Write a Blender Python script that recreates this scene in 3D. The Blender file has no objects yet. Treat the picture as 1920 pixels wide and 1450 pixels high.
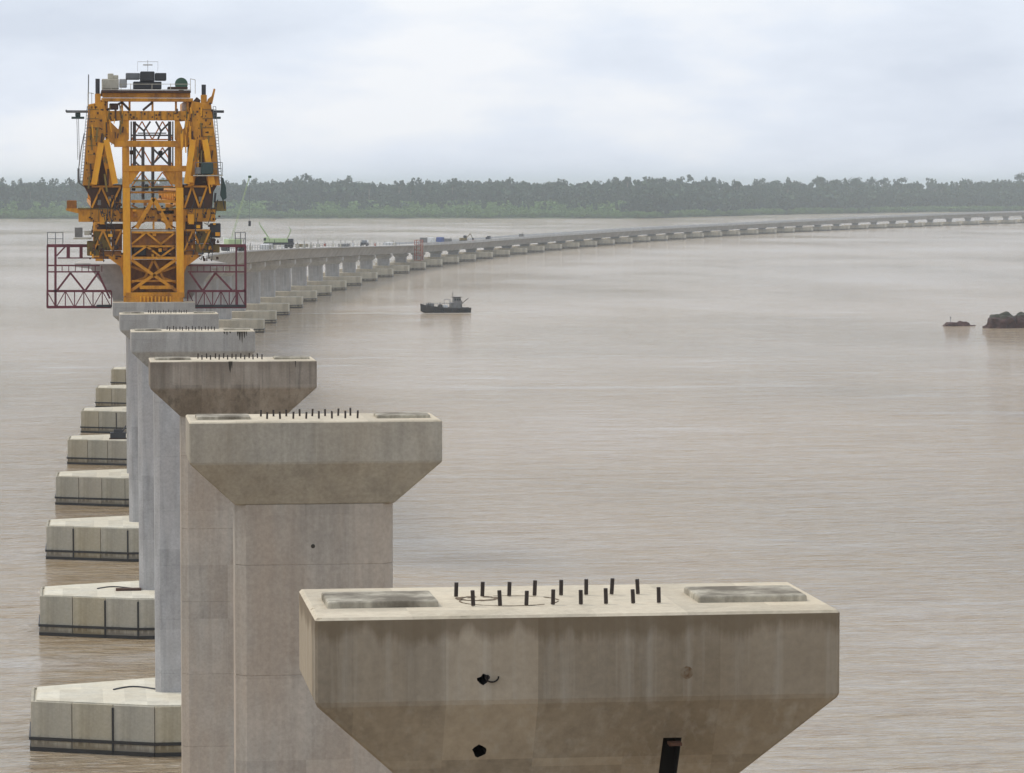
import bpy, bmesh, math, random
import numpy as np
from mathutils import Vector, Matrix
R = math.radians
rnd = random.Random(7)
C = bpy.context.scene.collection
sc = bpy.context.scene

# ------------------------------------------------------------------ camera, sky, sun, exposure
CAM = Vector((-6.5704, 0.0, 31.7853)); YAW = 0.1265; PITCH = 0.0586; F = 6430.36
cam_d = bpy.data.cameras.new('camera'); cam = bpy.data.objects.new('camera', cam_d); C.objects.link(cam)
cam.location = CAM; cam.rotation_euler = (math.pi/2 - PITCH, 0, -YAW)
cam_d.sensor_width = 36.0; cam_d.lens = F/1920*36; cam_d.clip_start = 1.0; cam_d.clip_end = 60000
sc.camera = cam

SUN_EL, SUN_AZ = R(50), R(-62)          # azimuth from +Y (along the bridge) towards +X
world = bpy.data.worlds.new('World'); sc.world = world; world.use_nodes = True
wn = world.node_tree; wn.nodes.clear()
w_out = wn.nodes.new('ShaderNodeOutputWorld'); w_bg = wn.nodes.new('ShaderNodeBackground')
w_sky = wn.nodes.new('ShaderNodeTexSky'); w_sky.sky_type = 'NISHITA'; w_sky.sun_disc = False
w_sky.sun_elevation = SUN_EL; w_sky.sun_rotation = SUN_AZ
w_sky.air_density = 1.0; w_sky.dust_density = 2.0
w_tc = wn.nodes.new('ShaderNodeTexCoord'); w_map = wn.nodes.new('ShaderNodeMapping')
w_map.inputs['Scale'].default_value = (1.0, 1.0, 3.2)
w_map.inputs['Location'].default_value = (0.35, 0.1, 0.27)
w_n1 = wn.nodes.new('ShaderNodeTexNoise'); w_n1.inputs['Scale'].default_value = 8.0
w_n1.inputs['Detail'].default_value = 6; w_n1.inputs['Roughness'].default_value = .5
w_r1 = wn.nodes.new('ShaderNodeValToRGB')
e = w_r1.color_ramp.elements
e[0].position = .38; e[0].color = (6.5, 7.15, 8.3, 1)
e[1].position = .52; e[1].color = (7.75, 8.35, 9.4, 1)
e2 = w_r1.color_ramp.elements.new(.61); e2.color = (9.0, 9.25, 9.7, 1)
w_mix = wn.nodes.new('ShaderNodeMixRGB'); w_mix.inputs['Fac'].default_value = .90
w_bg.inputs['Strength'].default_value = 0.1
wn.links.new(w_tc.outputs['Generated'], w_map.inputs['Vector'])
wn.links.new(w_map.outputs['Vector'], w_n1.inputs['Vector'])
wn.links.new(w_n1.outputs['Fac'], w_r1.inputs['Fac'])
wn.links.new(w_sky.outputs['Color'], w_mix.inputs['Color1'])
wn.links.new(w_r1.outputs['Color'], w_mix.inputs['Color2'])
wn.links.new(w_mix.outputs['Color'], w_bg.inputs['Color'])
wn.links.new(w_bg.outputs['Background'], w_out.inputs['Surface'])

sun_d = bpy.data.lights.new('sun', 'SUN'); sun_d.energy = 1.5; sun_d.angle = R(14); sun_d.color = (1.0, .93, .82)
sun = bpy.data.objects.new('sun', sun_d); C.objects.link(sun)
sdir = Vector((math.sin(SUN_AZ)*math.cos(SUN_EL), math.cos(SUN_AZ)*math.cos(SUN_EL), math.sin(SUN_EL)))
sun.rotation_euler = sdir.to_track_quat('Z', 'Y').to_euler(); sun.location = (0, 0, 200)

sc.render.engine = 'CYCLES'
sc.cycles.use_denoising = True
sc.cycles.max_bounces = 8; sc.cycles.diffuse_bounces = 3; sc.cycles.glossy_bounces = 3
sc.cycles.volume_bounces = 4; sc.cycles.transparent_max_bounces = 8
sc.view_settings.view_transform = 'Standard'; sc.view_settings.look = 'None'
sc.view_settings.exposure = 0.14; sc.view_settings.gamma = 1.0; sc.view_settings.use_curve_mapping = False

# ------------------------------------------------------------------ helpers
def tag(o, label=None, cat=None, group=None, kind=None):
    if label: o['label'] = label
    if cat: o['category'] = cat
    if group: o['group'] = group
    if kind: o['kind'] = kind
    return o

def empty(name, loc=(0, 0, 0), rz=0.0, parent=None):
    o = bpy.data.objects.new(name, None); C.objects.link(o)
    o.location = loc; o.rotation_euler = (0, 0, rz); o.empty_display_size = .5
    if parent: o.parent = parent
    return o

def link(name, me, mat=None, parent=None, loc=None, rz=None):
    o = bpy.data.objects.new(name, me); C.objects.link(o)
    if mat is not None and len(me.materials) == 0: me.materials.append(mat)
    if parent: o.parent = parent
    if loc is not None: o.location = loc
    if rz is not None: o.rotation_euler = (0, 0, rz)
    return o

class MB:
    """collects shapes and links them as one mesh object"""
    def __init__(s): s.v = []; s.f = []
    def add(s, vs, fs):
        n = len(s.v); s.v += [tuple(x) for x in vs]; s.f += [tuple(i+n for i in f) for f in fs]; return s
    def box(s, x0, x1, y0, y1, z0, z1):
        x0, x1 = sorted((x0, x1)); y0, y1 = sorted((y0, y1)); z0, z1 = sorted((z0, z1))
        return s.add([(x0,y0,z0),(x1,y0,z0),(x1,y1,z0),(x0,y1,z0),(x0,y0,z1),(x1,y0,z1),(x1,y1,z1),(x0,y1,z1)],
                     [(3,2,1,0),(4,5,6,7),(0,1,5,4),(1,2,6,5),(2,3,7,6),(3,0,4,7)])
    def rings(s, rings):
        """closed solid through rings of equal vertex count (each counter-clockwise from above, bottom ring first)"""
        n = len(rings[0]); vs = [p for r in rings for p in r]; fs = [tuple(reversed(range(n)))]
        for k in range(len(rings)-1):
            for i in range(n):
                j = (i+1) % n; fs.append((k*n+i, k*n+j, (k+1)*n+j, (k+1)*n+i))
        fs.append(tuple(range((len(rings)-1)*n, len(rings)*n)))
        return s.add(vs, fs)
    def bar(s, a, b, w, h=None):
        a = Vector(a); b = Vector(b); d = b-a
        if d.length < 1e-6: return s
        h = h or w; d.normalize()
        up = Vector((0, 0, 1)) if abs(d.z) < .95 else Vector((0, 1, 0))
        x = d.cross(up).normalized(); u = x.cross(d).normalized()
        q = [(-1,-1),(1,-1),(1,1),(-1,1)]
        vs = [a + x*(w/2*i) + u*(h/2*j) for i, j in q] + [b + x*(w/2*i) + u*(h/2*j) for i, j in q]
        return s.add(vs, [(0,1,2,3),(7,6,5,4),(4,5,1,0),(5,6,2,1),(6,7,3,2),(7,4,0,3)])
    def tube(s, a, b, r, r2=None, n=8):
        a = Vector(a); b = Vector(b); d = (b-a)
        if d.length < 1e-6: return s
        d.normalize(); r2 = r if r2 is None else r2
        up = Vector((0, 0, 1)) if abs(d.z) < .95 else Vector((0, 1, 0))
        x = d.cross(up).normalized(); u = x.cross(d).normalized()
        vs = []
        for c, rr in ((a, r), (b, r2)):
            for i in range(n):
                t = 2*math.pi*i/n; vs.append(c + x*(rr*math.cos(t)) + u*(rr*math.sin(t)))
        fs = [(i, i+n, (i+1) % n+n, (i+1) % n) for i in range(n)]
        fs += [tuple(range(n)), tuple(range(2*n-1, n-1, -1))]
        return s.add(vs, fs)
    def prism(s, poly, y0, y1):
        """polygon in x,z extruded along y"""
        n = len(poly); vs = [(x, y0, z) for x, z in poly] + [(x, y1, z) for x, z in poly]
        fs = [tuple(range(n)), tuple(reversed(range(n, 2*n)))] + [(i+n, (i+1) % n+n, (i+1) % n, i) for i in range(n)]
        return s.add(vs, fs)
    def mesh(s, name, mat=None, bevel=0, smooth=False):
        me = bpy.data.meshes.new(name); me.from_pydata(s.v, [], s.f); me.update()
        bm = bmesh.new(); bm.from_mesh(me)
        bmesh.ops.recalc_face_normals(bm, faces=bm.faces)
        if bevel:
            es = [ed for ed in bm.edges if len(ed.link_faces) == 2 and ed.calc_face_angle(0) > .3]
            bmesh.ops.bevel(bm, geom=es, offset=bevel, segments=1, affect='EDGES', clamp_overlap=True)
        if smooth:
            for f in bm.faces: f.smooth = True
        bm.to_mesh(me); bm.free()
        if mat: me.materials.append(mat)
        return me
    def build(s, name, mat, parent=None, bevel=0, smooth=False, **k):
        return link(name, s.mesh(name, mat, bevel, smooth), None, parent, **k)

# ---- materials
def nodes(name):
    m = bpy.data.materials.new(name); m.use_nodes = True; nt = m.node_tree
    return m, nt, nt.nodes['Principled BSDF'], nt.nodes.new, nt.links.new

def mapped(nt, scale, coord='Object', loc=(0, 0, 0)):
    tc = nt.nodes.new('ShaderNodeTexCoord'); mp = nt.nodes.new('ShaderNodeMapping')
    mp.inputs['Scale'].default_value = scale; mp.inputs['Location'].default_value = loc
    nt.links.new(tc.outputs[coord], mp.inputs['Vector']); return mp.outputs['Vector']

def noise(nt, vec, scale, detail=4, rough=.55):
    n = nt.nodes.new('ShaderNodeTexNoise'); n.inputs['Scale'].default_value = scale
    n.inputs['Detail'].default_value = detail; n.inputs['Roughness'].default_value = rough
    nt.links.new(vec, n.inputs['Vector']); return n.outputs['Fac']

def ramp(nt, fac, stops):
    r = nt.nodes.new('ShaderNodeValToRGB'); cr = r.color_ramp
    while len(cr.elements) < len(stops): cr.elements.new(.5)
    for el, (p, c) in zip(cr.elements, stops):
        el.position = p; el.color = (c, c, c, 1) if not isinstance(c, tuple) else (*c, 1)
    nt.links.new(fac, r.inputs['Fac']); return r.outputs['Color']

def mix(nt, fac, a, b, mode='MIX'):
    m = nt.nodes.new('ShaderNodeMixRGB'); m.blend_type = mode
    for sock, v in ((m.inputs['Fac'], fac), (m.inputs['Color1'], a), (m.inputs['Color2'], b)):
        if isinstance(v, bpy.types.NodeSocket): nt.links.new(v, sock)
        elif isinstance(v, tuple): sock.default_value = (*v, 1)
        else: sock.default_value = v
    return m.outputs['Color']

def concrete(name, base, dark=.55, warm=(.30, .22, .12), warm_amt=.35, off=(0, 0, 0), streak=1.0, scale=1.0, jitter=0.0, board=.16, edge=0.0, lime=0.0, tide=0.0):
    m, nt, bs, nn, ln = nodes(name)
    lo = tuple(c*dark for c in base)
    v = mapped(nt, (1, 1, 1), loc=off); vs = mapped(nt, (2.6*scale, 2.6*scale, .16*scale), loc=off)
    vb = mapped(nt, (1.0*scale, 1.0*scale, .30*scale), loc=(off[0]+7, off[1]+3, off[2]))
    big = noise(nt, vb, .55, 3); st = noise(nt, vs, 1.1, 5, .6); fine = noise(nt, v, 9*scale, 6, .65); mid = noise(nt, v, 1.1*scale, 5, .6)
    col = mix(nt, ramp(nt, mid, [(.35, 0.), (.68, 1.)]), tuple(c*.86 for c in base), tuple(c*1.08 for c in base))
    col = mix(nt, ramp(nt, st, [(.48, 0.), (.72, .75*streak)]), col, lo)
    wa = nt.nodes.new('ShaderNodeMath'); wa.operation = 'MULTIPLY'; wa.inputs[1].default_value = warm_amt
    nt.links.new(ramp(nt, big, [(.40, 0.), (.62, 1.)]), wa.inputs[0])
    col = mix(nt, wa.outputs[0], col, warm)
    col = mix(nt, .22, col, ramp(nt, fine, [(.3, .12), (.7, .75)]), 'OVERLAY')
    # each formwork board cast its own tone
    sn = nn('ShaderNodeVectorMath'); sn.operation = 'SNAP'; sn.inputs[1].default_value = (1.22, 5.0, 2.3); ln(v, sn.inputs[0])
    wh = nn('ShaderNodeTexWhiteNoise'); wh.noise_dimensions = '3D'; ln(sn.outputs[0], wh.inputs['Vector'])
    col = mix(nt, board, col, ramp(nt, wh.outputs['Value'], [(0, tuple(c*.45 for c in base)), (1, tuple(min(1, c*1.5) for c in base))]))
    if lime:
        lv = noise(nt, mapped(nt, (5.0, 5.0, .22), loc=(3, 3, 1)), 1.0, 4, .6)
        col = mix(nt, ramp(nt, lv, [(.50, 0.), (.80, lime)]), col, (.44, .415, .36))
    if edge:
        tz = nn('ShaderNodeTexCoord'); sz = nn('ShaderNodeSeparateXYZ'); ln(tz.outputs['Object'], sz.inputs[0])
        ez = nn('ShaderNodeMath'); ez.operation = 'MULTIPLY_ADD'; ez.inputs[1].default_value = 1.3; ez.inputs[2].default_value = .75; ln(sz.outputs['Z'], ez.inputs[0])
        ea = nn('ShaderNodeMath'); ea.operation = 'ADD'; ln(ez.outputs[0], ea.inputs[0]); ln(st, ea.inputs[1])
        col = mix(nt, ramp(nt, ea.outputs[0], [(.80, 0.), (1.30, edge)]), col, tuple(c*.6 for c in warm))
    if tide:
        tt = nn('ShaderNodeTexCoord'); tzz = nn('ShaderNodeSeparateXYZ'); ln(tt.outputs['Object'], tzz.inputs[0])
        ta = nn('ShaderNodeMath'); ta.operation = 'MULTIPLY_ADD'; ta.inputs[1].default_value = -.55; ta.inputs[2].default_value = .55; ln(tzz.outputs['Z'], ta.inputs[0])
        tb = nn('ShaderNodeMath'); tb.operation = 'ADD'; ln(ta.outputs[0], tb.inputs[0]); ln(st, tb.inputs[1])
        col = mix(nt, ramp(nt, tb.outputs[0], [(.66, 0.), (.86, tide)]), col, (.13, .095, .055))
    if jitter:
        oi = nn('ShaderNodeObjectInfo')
        col = mix(nt, jitter, col, ramp(nt, oi.outputs['Random'], [(0, (.42, .33, .16)), (.35, (.36, .36, .34)), (.7, (.30, .31, .27)), (1, (.46, .42, .36))]))
    ln(col, bs.inputs['Base Color']); bs.inputs['Roughness'].default_value = .88
    bs.inputs['Specular IOR Level'].default_value = .25
    bp = nn('ShaderNodeBump'); bp.inputs['Strength'].default_value = .35; bp.inputs['Distance'].default_value = .02
    ln(fine, bp.inputs['Height']); ln(bp.outputs['Normal'], bs.inputs['Normal'])
    return m

def paint(name, base, dirt=(.08, .045, .02), amt=.5, rough=.55, scale=1.3, metal=0.0):
    m, nt, bs, nn, ln = nodes(name)
    v = mapped(nt, (1, 1, .45)); a = noise(nt, v, scale, 5, .65); b = noise(nt, v, scale*6, 4, .6)
    col = mix(nt, ramp(nt, a, [(.42, 0.), (.70, amt)]), base, dirt)
    col = mix(nt, .25, col, ramp(nt, b, [(.3, .25), (.7, .7)]), 'OVERLAY')
    ln(col, bs.inputs['Base Color']); bs.inputs['Roughness'].default_value = rough; bs.inputs['Metallic'].default_value = metal
    return m

M = {}
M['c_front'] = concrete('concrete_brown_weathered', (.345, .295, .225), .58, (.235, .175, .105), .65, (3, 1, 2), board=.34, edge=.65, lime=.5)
M['c_second'] = concrete('concrete_grey_warm', (.42, .385, .32), .66, (.33, .27, .19), .45, (11, 4, 9), board=.10, lime=.2)
M['c_third'] = concrete('concrete_mottled_dark', (.335, .29, .24), .36, (.17, .135, .10), .75, (5, 8, 1), 1.3, 1.4, board=.2, edge=.2, lime=.3)
M['c_pale'] = concrete('concrete_pale_grey', (.42, .41, .39), .55, (.33, .30, .26), .4, (2, 9, 5), 1.1, 1.3)
M['c_col'] = concrete('concrete_column', (.44, .395, .34), .62, (.40, .31, .23), .6, (21, 2, 5), board=.14, lime=.3)
M['c_col_cool'] = concrete('concrete_column_cool', (.46, .455, .45), .60, (.40, .36, .33), .4, (13, 12, 5), 1.1, board=.12, lime=.2)
M['c_top'] = concrete('concrete_cap_top_lit', (.60, .53, .405), .62, (.52, .43, .29), .35, (1, 1, 1), .5)  # paler than the sides: overhead light put into the top colour
M['c_shell'] = concrete('concrete_shell_panel', (.49, .445, .345), .60, (.42, .34, .19), .4, (8, 3, 4), 1.0, .8, .24, tide=.85)
M['c_slab'] = concrete('concrete_pile_cap_top', (.66, .62, .51), .6, (.58, .50, .35), .4, (4, 4, 4), .4)  # tone raised to carry the overhead light on pile cap tops
M['c_deck'] = concrete('concrete_deck', (.50, .49, .47), .75, (.36, .33, .29), .3, (6, 1, 2), .5, .3)
M['deck_top'] = concrete('concrete_deck_surface', (.50, .48, .44), .75, (.42, .38, .32), .3, (6, 1, 2), .4, .15, board=0)
M['plinth'] = concrete('concrete_plinth_dirty', (.50, .455, .36), .35, (.13, .11, .08), .9, (2.6, 2, 7), 1.0, 2.0, board=0)
M['dowel'] = paint('rusty_dark_steel', (.028, .02, .016), (.06, .03, .015), .5, .7)
M['far_shell'] = concrete('concrete_far_pile_cap', (.56, .51, .40), .62, (.44, .36, .24), .35, (8, 3, 4), .8, .6, tide=.8)
M['band'] = paint('black_wet_rubber', (.012, .011, .010), (.03, .02, .012), .5, .45)
M['hole'] = paint('recess_shade', (.012, .010, .008), (.02, .014, .01), .5, .9)  # near black: shade of the openings put into the colour, wire shares it
M['yellow'] = paint('orange_yellow_steel_paint', (.66, .28, .004), (.20, .06, .004), .75, .5, 1.1)
M['yellow2'] = paint('bright_yellow_steel_paint', (.84, .39, .008), (.50, .17, .006), .6, .5, .8)
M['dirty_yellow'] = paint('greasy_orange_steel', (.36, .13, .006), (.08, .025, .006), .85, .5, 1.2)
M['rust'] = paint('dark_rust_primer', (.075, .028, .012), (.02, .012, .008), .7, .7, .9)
M['olive'] = paint('oily_olive_paint', (.22, .15, .025), (.05, .03, .012), .8, .5, 1.2)
M['black'] = paint('black_machine_paint', (.018, .019, .024), (.05, .05, .055), .4, .4)
M['grey'] = paint('grey_steel', (.16, .17, .18), (.08, .07, .06), .5, .5)
M['green'] = paint('green_machine_paint', (.045, .12, .07), (.03, .05, .035), .5, .5)
M['teal'] = paint('dark_teal_paint', (.025, .06, .055), (.02, .03, .03), .5, .5)
M['beige'] = paint('beige_sheet_metal', (.50, .47, .38), (.32, .27, .18), .4, .6)
M['white'] = paint('white_paint', (.72, .72, .70), (.4, .36, .3), .35, .5)
M['maroon'] = paint('maroon_steel_paint', (.15, .022, .038), (.05, .015, .018), .6, .55)
M['pale_green'] = paint('pale_green_crane_paint', (.40, .50, .27), (.2, .25, .1), .4, .5)
M['blue'] = paint('blue_container_paint', (.07, .11, .30), (.05, .05, .10), .4, .6)
M['orange_red'] = paint('orange_red_scaffold_paint', (.38, .10, .05), (.15, .05, .03), .5, .6)
M['hull'] = paint('dark_hull_paint', (.022, .02, .019), (.06, .035, .02), .5, .55)
M['boat_grey'] = paint('weathered_grey_cabin_paint', (.20, .195, .185), (.06, .05, .04), .6, .6)
M['glass'] = paint('dark_window_glass', (.02, .025, .03), (.03, .035, .04), .2, .12)
M['tyre'] = paint('black_rubber', (.015, .015, .015), (.03, .028, .025), .4, .9)

# ------------------------------------------------------------------ bridge alignment
S, Y1, RAD, S0 = 50.0, 44.52, 4540.1, 272.5
def axis(s):
    t = s - S0
    if t <= 0: return 0.0, s, 0.0
    a = t/RAD
    return RAD*(1-math.cos(a)), S0 + RAD*math.sin(a), a
def at(s, lat=0.0, z=0.0):
    x, y, a = axis(s); return Vector((x + lat*math.cos(a), y - lat*math.sin(a), z))
_ps = [0, 294, 720, 993, 1191, 1331, 1450, 1559, 1766, 2200, 2451, 2660, 2874, 3100, 3500]
_pz = [29.6, 25.05, 18.14, 13.9, 10.87, 8.9, 7.8, 7.3, 6.85, 6.75, 7.26, 8.1, 8.96, 9.6, 10.0]
def deck_z(s): return float(np.interp(s, _ps, _pz))
def cap_z(i): return 26.136 - .8668*(i-1) if i <= 6 else deck_z(Y1+(i-1)*S) - 3.25

# ------------------------------------------------------------------ water
def water_material():
    m, nt, bs, nn, ln = nodes('muddy_river_water')
    v = mapped(nt, (1, 1, 1)); vr = mapped(nt, (.55, 1.25, 1))
    vs = mapped(nt, (.010, .0052, 1), loc=(3, 1, 0)); vl = mapped(nt, (.0016, .0032, 1), loc=(1, 5, 0))
    streak = noise(nt, vs, 1.0, 5, .6); large = noise(nt, vl, 1.0, 4, .55)
    col = mix(nt, ramp(nt, large, [(.35, 0.), (.65, 1.)]), (.365, .248, .112), (.385, .298, .188))
    col = mix(nt, ramp(nt, streak, [(.55, 0.), (.75, .5)]), col, (.36, .30, .24))
    sheen = noise(nt, mapped(nt, (.022, .055, 1), loc=(5, 2, 0)), 1.0, 6, .65); sheen_gate = noise(nt, mapped(nt, (.004, .006, 1), loc=(9, 2, 0)), 1.0, 3, .5)
    fm = nn('ShaderNodeMath'); fm.operation = 'MULTIPLY'; ln(ramp(nt, sheen, [(.56, 0.), (.72, .8)]), fm.inputs[0]); ln(ramp(nt, sheen_gate, [(.42, 0.), (.6, 1.)]), fm.inputs[1])
    col = mix(nt, fm.outputs[0], col, (.60, .57, .53))  # bright sky sheen on the water painted in as pale streaks
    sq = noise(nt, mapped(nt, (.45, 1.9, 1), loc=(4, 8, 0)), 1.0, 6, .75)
    col = mix(nt, ramp(nt, sq, [(.50, 0.), (.62, .38)]), col, (.66, .63, .58)); col = mix(nt, ramp(nt, sq, [(.36, .4), (.46, 0.)]), col, (.235, .14, .06))  # fine ripple glints and dark troughs painted into the colour
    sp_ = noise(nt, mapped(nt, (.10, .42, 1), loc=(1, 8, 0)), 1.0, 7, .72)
    col = mix(nt, ramp(nt, sp_, [(.52, 0.), (.68, .34)]), col, (.60, .575, .53)); col = mix(nt, ramp(nt, sp_, [(.34, .5), (.48, 0.)]), col, (.24, .145, .065))  # coarser glints and troughs, likewise put into the base colour
    ln(col, bs.inputs['Base Color'])
    bs.inputs['IOR'].default_value = 1.33
    ln(ramp(nt, streak, [(.35, .06), (.70, .16)]), bs.inputs['Roughness'])
    n1 = noise(nt, vr, .42, 3, .6); n2 = noise(nt, vr, 1.9, 4, .62); n3 = noise(nt, mapped(nt, (.07, .12, 1)), 1.0, 5, .62)
    h = nn('ShaderNodeMath'); h.operation = 'MULTIPLY_ADD'; h.inputs[1].default_value = .55
    ln(n2, h.inputs[0]); ln(n1, h.inputs[2])
    h2 = nn('ShaderNodeMath'); h2.operation = 'MULTIPLY_ADD'; h2.inputs[1].default_value = 3.2
    ln(n3, h2.inputs[0]); ln(h.outputs[0], h2.inputs[2])
    bp = nn('ShaderNodeBump'); bp.inputs['Distance'].default_value = 1.0
    ln(ramp(nt, streak, [(.35, 1.0), (.66, .55)]), bp.inputs['Strength'])
    ln(h2.outputs[0], bp.inputs['Height']); ln(bp.outputs['Normal'], bs.inputs['Normal'])
    return m
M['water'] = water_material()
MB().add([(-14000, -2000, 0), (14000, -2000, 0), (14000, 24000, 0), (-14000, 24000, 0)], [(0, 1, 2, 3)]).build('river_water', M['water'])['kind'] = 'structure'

# ------------------------------------------------------------------ far bank
def shore(azd):
    """distance from the viewpoint to the far waterline for an azimuth in degrees"""
    return float(np.interp(azd, [-12, -1.3, 5, 9.4, 12.1, 14.3, 15.7, 30], [3150, 3270, 3290, 3290, 3800, 4120, 4180, 4300]))
def shore_d(azd):
    return shore(azd) + 9*math.sin(azd*9) + 5*math.sin(azd*31+1)
def rise(az, dep):
    return .9 + (.012 if az < 9 else .020)*max(0, dep-60) if dep < 700 else .9 + (.012 if az < 9 else .020)*640
def bank():
    m, nt, bs, nn, ln = nodes('forest_floor_undergrowth')
    v = mapped(nt, (.02, .02, .02)); a = noise(nt, v, 1.0, 6, .6)
    ln(ramp(nt, a, [(.35, (.035, .05, .02)), (.65, (.07, .10, .035))]), bs.inputs['Base Color']); bs.inputs['Roughness'].default_value = 1
    azs = [x*.25 for x in range(-80, 161)]; deps = [-3, 2, 60, 200, 400, 700, 2500, 9000]
    vs, fs = [], []
    for a_ in azs:
        for d in deps:
            D = shore_d(a_)+d; t = R(a_); z = -.6 if d < 0 else (1.0 if d == 2 else rise(a_, d))
            vs.append((CAM.x + D*math.sin(t), D*math.cos(t), z))
    n = len(deps)
    for i in range(len(azs)-1):
        for j in range(n-1):
            fs.append((i*n+j, (i+1)*n+j, (i+1)*n+j+1, i*n+j+1))
    MB().add(vs, fs).build('far_bank_ground', m)['kind'] = 'structure'
bank()

def leaf_material(name, c0, c1):
    m, nt, bs, nn, ln = nodes(name)
    v = mapped(nt, (.16, .16, .16)); a = noise(nt, v, 1.0, 4, .6); oi = nn('ShaderNodeObjectInfo')
    col = ramp(nt, a, [(.35, c0), (.65, c1)])
    col = mix(nt, .25, col, ramp(nt, oi.outputs['Random'], [(0, c0), (1, c1)]))
    ln(col, bs.inputs['Base Color']); bs.inputs['Roughness'].default_value = .7; bs.inputs['Specular IOR Level'].default_value = .2
    return m
M['leaf_far'] = leaf_material('forest_leaves', (.020, .048, .030), (.058, .098, .050))
M['leaf_bank'] = leaf_material('bank_shrub_leaves', (.075, .14, .035), (.15, .26, .06))
M['bark'] = paint('pale_bark', (.22, .19, .15), (.10, .08, .06), .6, .9)

def crown_arrays(rg, h, w, kind):
    """quads as an array (n,4,3) for a crown whose base trunk is at the origin"""
    lobes = []
    if kind == 'spread':
        for k in range(7):
            t = rg.uniform(0, 6.28); r = w*.5*rg.uniform(.15, .85)
            lobes.append((r*math.cos(t), r*math.sin(t), h*rg.uniform(.78, .95), w*rg.uniform(.16, .27), w*rg.uniform(.09, .15)))
    elif kind == 'tall':
        for k in range(7):
            t = rg.uniform(0, 6.28); r = w*.32*rg.uniform(.1, .9)
            lobes.append((r*math.cos(t), r*math.sin(t), h*rg.uniform(.5, .93), w*rg.uniform(.2, .3), w*rg.uniform(.16, .26)))
    else:
        for k in range(8):
            t = rg.uniform(0, 6.28); r = w*.4*rg.uniform(.1, 1)
            lobes.append((r*math.cos(t), r*math.sin(t), h*rg.uniform(.25, .85), w*rg.uniform(.2, .32), h*rg.uniform(.12, .22)))
    Q = []
    for (x, y, z, rx, rz) in lobes:
        n = 24
        for k in range(n):
            d = Vector((rg.gauss(0, 1), rg.gauss(0, 1), rg.gauss(0, 1))).normalized()*rg.uniform(.55, 1.05)
            c = Vector((x+d.x*rx, y+d.y*rx, z+d.z*rz)); s_ = rg.uniform(.4, 1.05)*(.9+h*.012)
            a = Vector((rg.gauss(0, 1), rg.gauss(0, 1), rg.gauss(0, .6))).normalized(); b = a.cross(Vector((rg.gauss(0, 1), rg.gauss(0, 1), rg.gauss(0, 1)))).normalized()
            Q.append([c-a*s_-b*s_*.6, c+a*s_*.9-b*s_*.8, c+a*s_+b*s_*.7, c-a*s_*.8+b*s_*.75])
    return np.array([[list(p) for p in q] for q in Q], dtype=np.float32), lobes

rg = random.Random(3)
VAR = {k: [crown_arrays(rg, 1.0*H, W_, k) for H, W_ in hw] for k, hw in
       {'spread': [(30, 19), (32, 16), (28, 21), (31, 14)], 'tall': [(30, 12), (28, 10), (32, 13), (27, 14)], 'bush': [(10, 12), (8, 14), (12, 10), (9, 9)]}.items()}
for k in ('spread', 'tall', 'bush'):       # heights measured from the crown itself
    VAR[k] = [(a, l, float(a[:, :, 2].max())) for a, l in VAR[k]]

def wood(name, mat, pts, label):
    """pts: (x, y, z, height, width scale, kind)"""
    out = []
    for (x, y, z, h, ws, kind) in pts:
        a, l, H = VAR[kind][rg.randrange(4)]; t = rg.uniform(0, 6.28); c, s_ = math.cos(t), math.sin(t)
        q = a.copy(); k = h/H
        X = (q[:, :, 0]*c - q[:, :, 1]*s_)*ws*k + x; Y = (q[:, :, 0]*s_ + q[:, :, 1]*c)*ws*k + y; Z = q[:, :, 2]*k + z
        out.append(np.stack([X, Y, Z], -1))
    A = np.concatenate(out).reshape(-1, 3); n = len(A)//4
    me = bpy.data.meshes.new(name); me.vertices.add(len(A)); me.vertices.foreach_set('co', A.ravel())
    me.loops.add(len(A)); me.loops.foreach_set('vertex_index', np.arange(len(A), dtype=np.int32))
    me.polygons.add(n); me.polygons.foreach_set('loop_start', np.arange(0, len(A), 4, dtype=np.int32))
    me.update(calc_edges=True); me.materials.append(mat)
    return tag(link(name, me), label, 'forest', None, 'stuff')

def polar(az, D): return CAM.x + D*math.sin(R(az)), D*math.cos(R(az))
pts = []; shr = []
for k in range(5200):
    az = rg.uniform(-4.5, 19.5); low_front = az < 9.2
    dep = rg.uniform(210 if low_front else 12, 620) if rg.random() < .93 else rg.uniform(40, 160)
    if az > 9.2 and rg.random() < .35: dep = rg.uniform(8, 140)
    hh = rg.gauss(25.5, 3.6) if dep > 150 else rg.gauss(18 if low_front else 21, 3)
    hh *= 1 + .05*math.sin(az*2.1) + .04*math.sin(az*7.3)
    x, y = polar(az, shore_d(az)+dep); pts.append((x, y, rise(az, dep)-1, max(hh, 12), rg.uniform(.5, .95), rg.choice(['spread', 'tall', 'tall', 'bush'])))
for k in range(5200):
    az = rg.uniform(-4.5, 19.5); dep = 3 + abs(rg.gauss(0, 125 if az < 9.2 else 14))
    if dep > 340: continue
    x, y = polar(az, shore_d(az)+dep); hh = rg.uniform(3.5, 6.5) + min(dep, 150)*.06
    shr.append((x, y, rise(az, dep)-.8, hh, rg.uniform(.8, 1.4), 'bush'))
wood('rainforest', M['leaf_far'], pts, 'dense hazy blue green rainforest filling the far river bank')
wood('riverside_scrub', M['leaf_bank'], shr, 'lighter green scrub along the far waterline in front of the forest')

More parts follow.
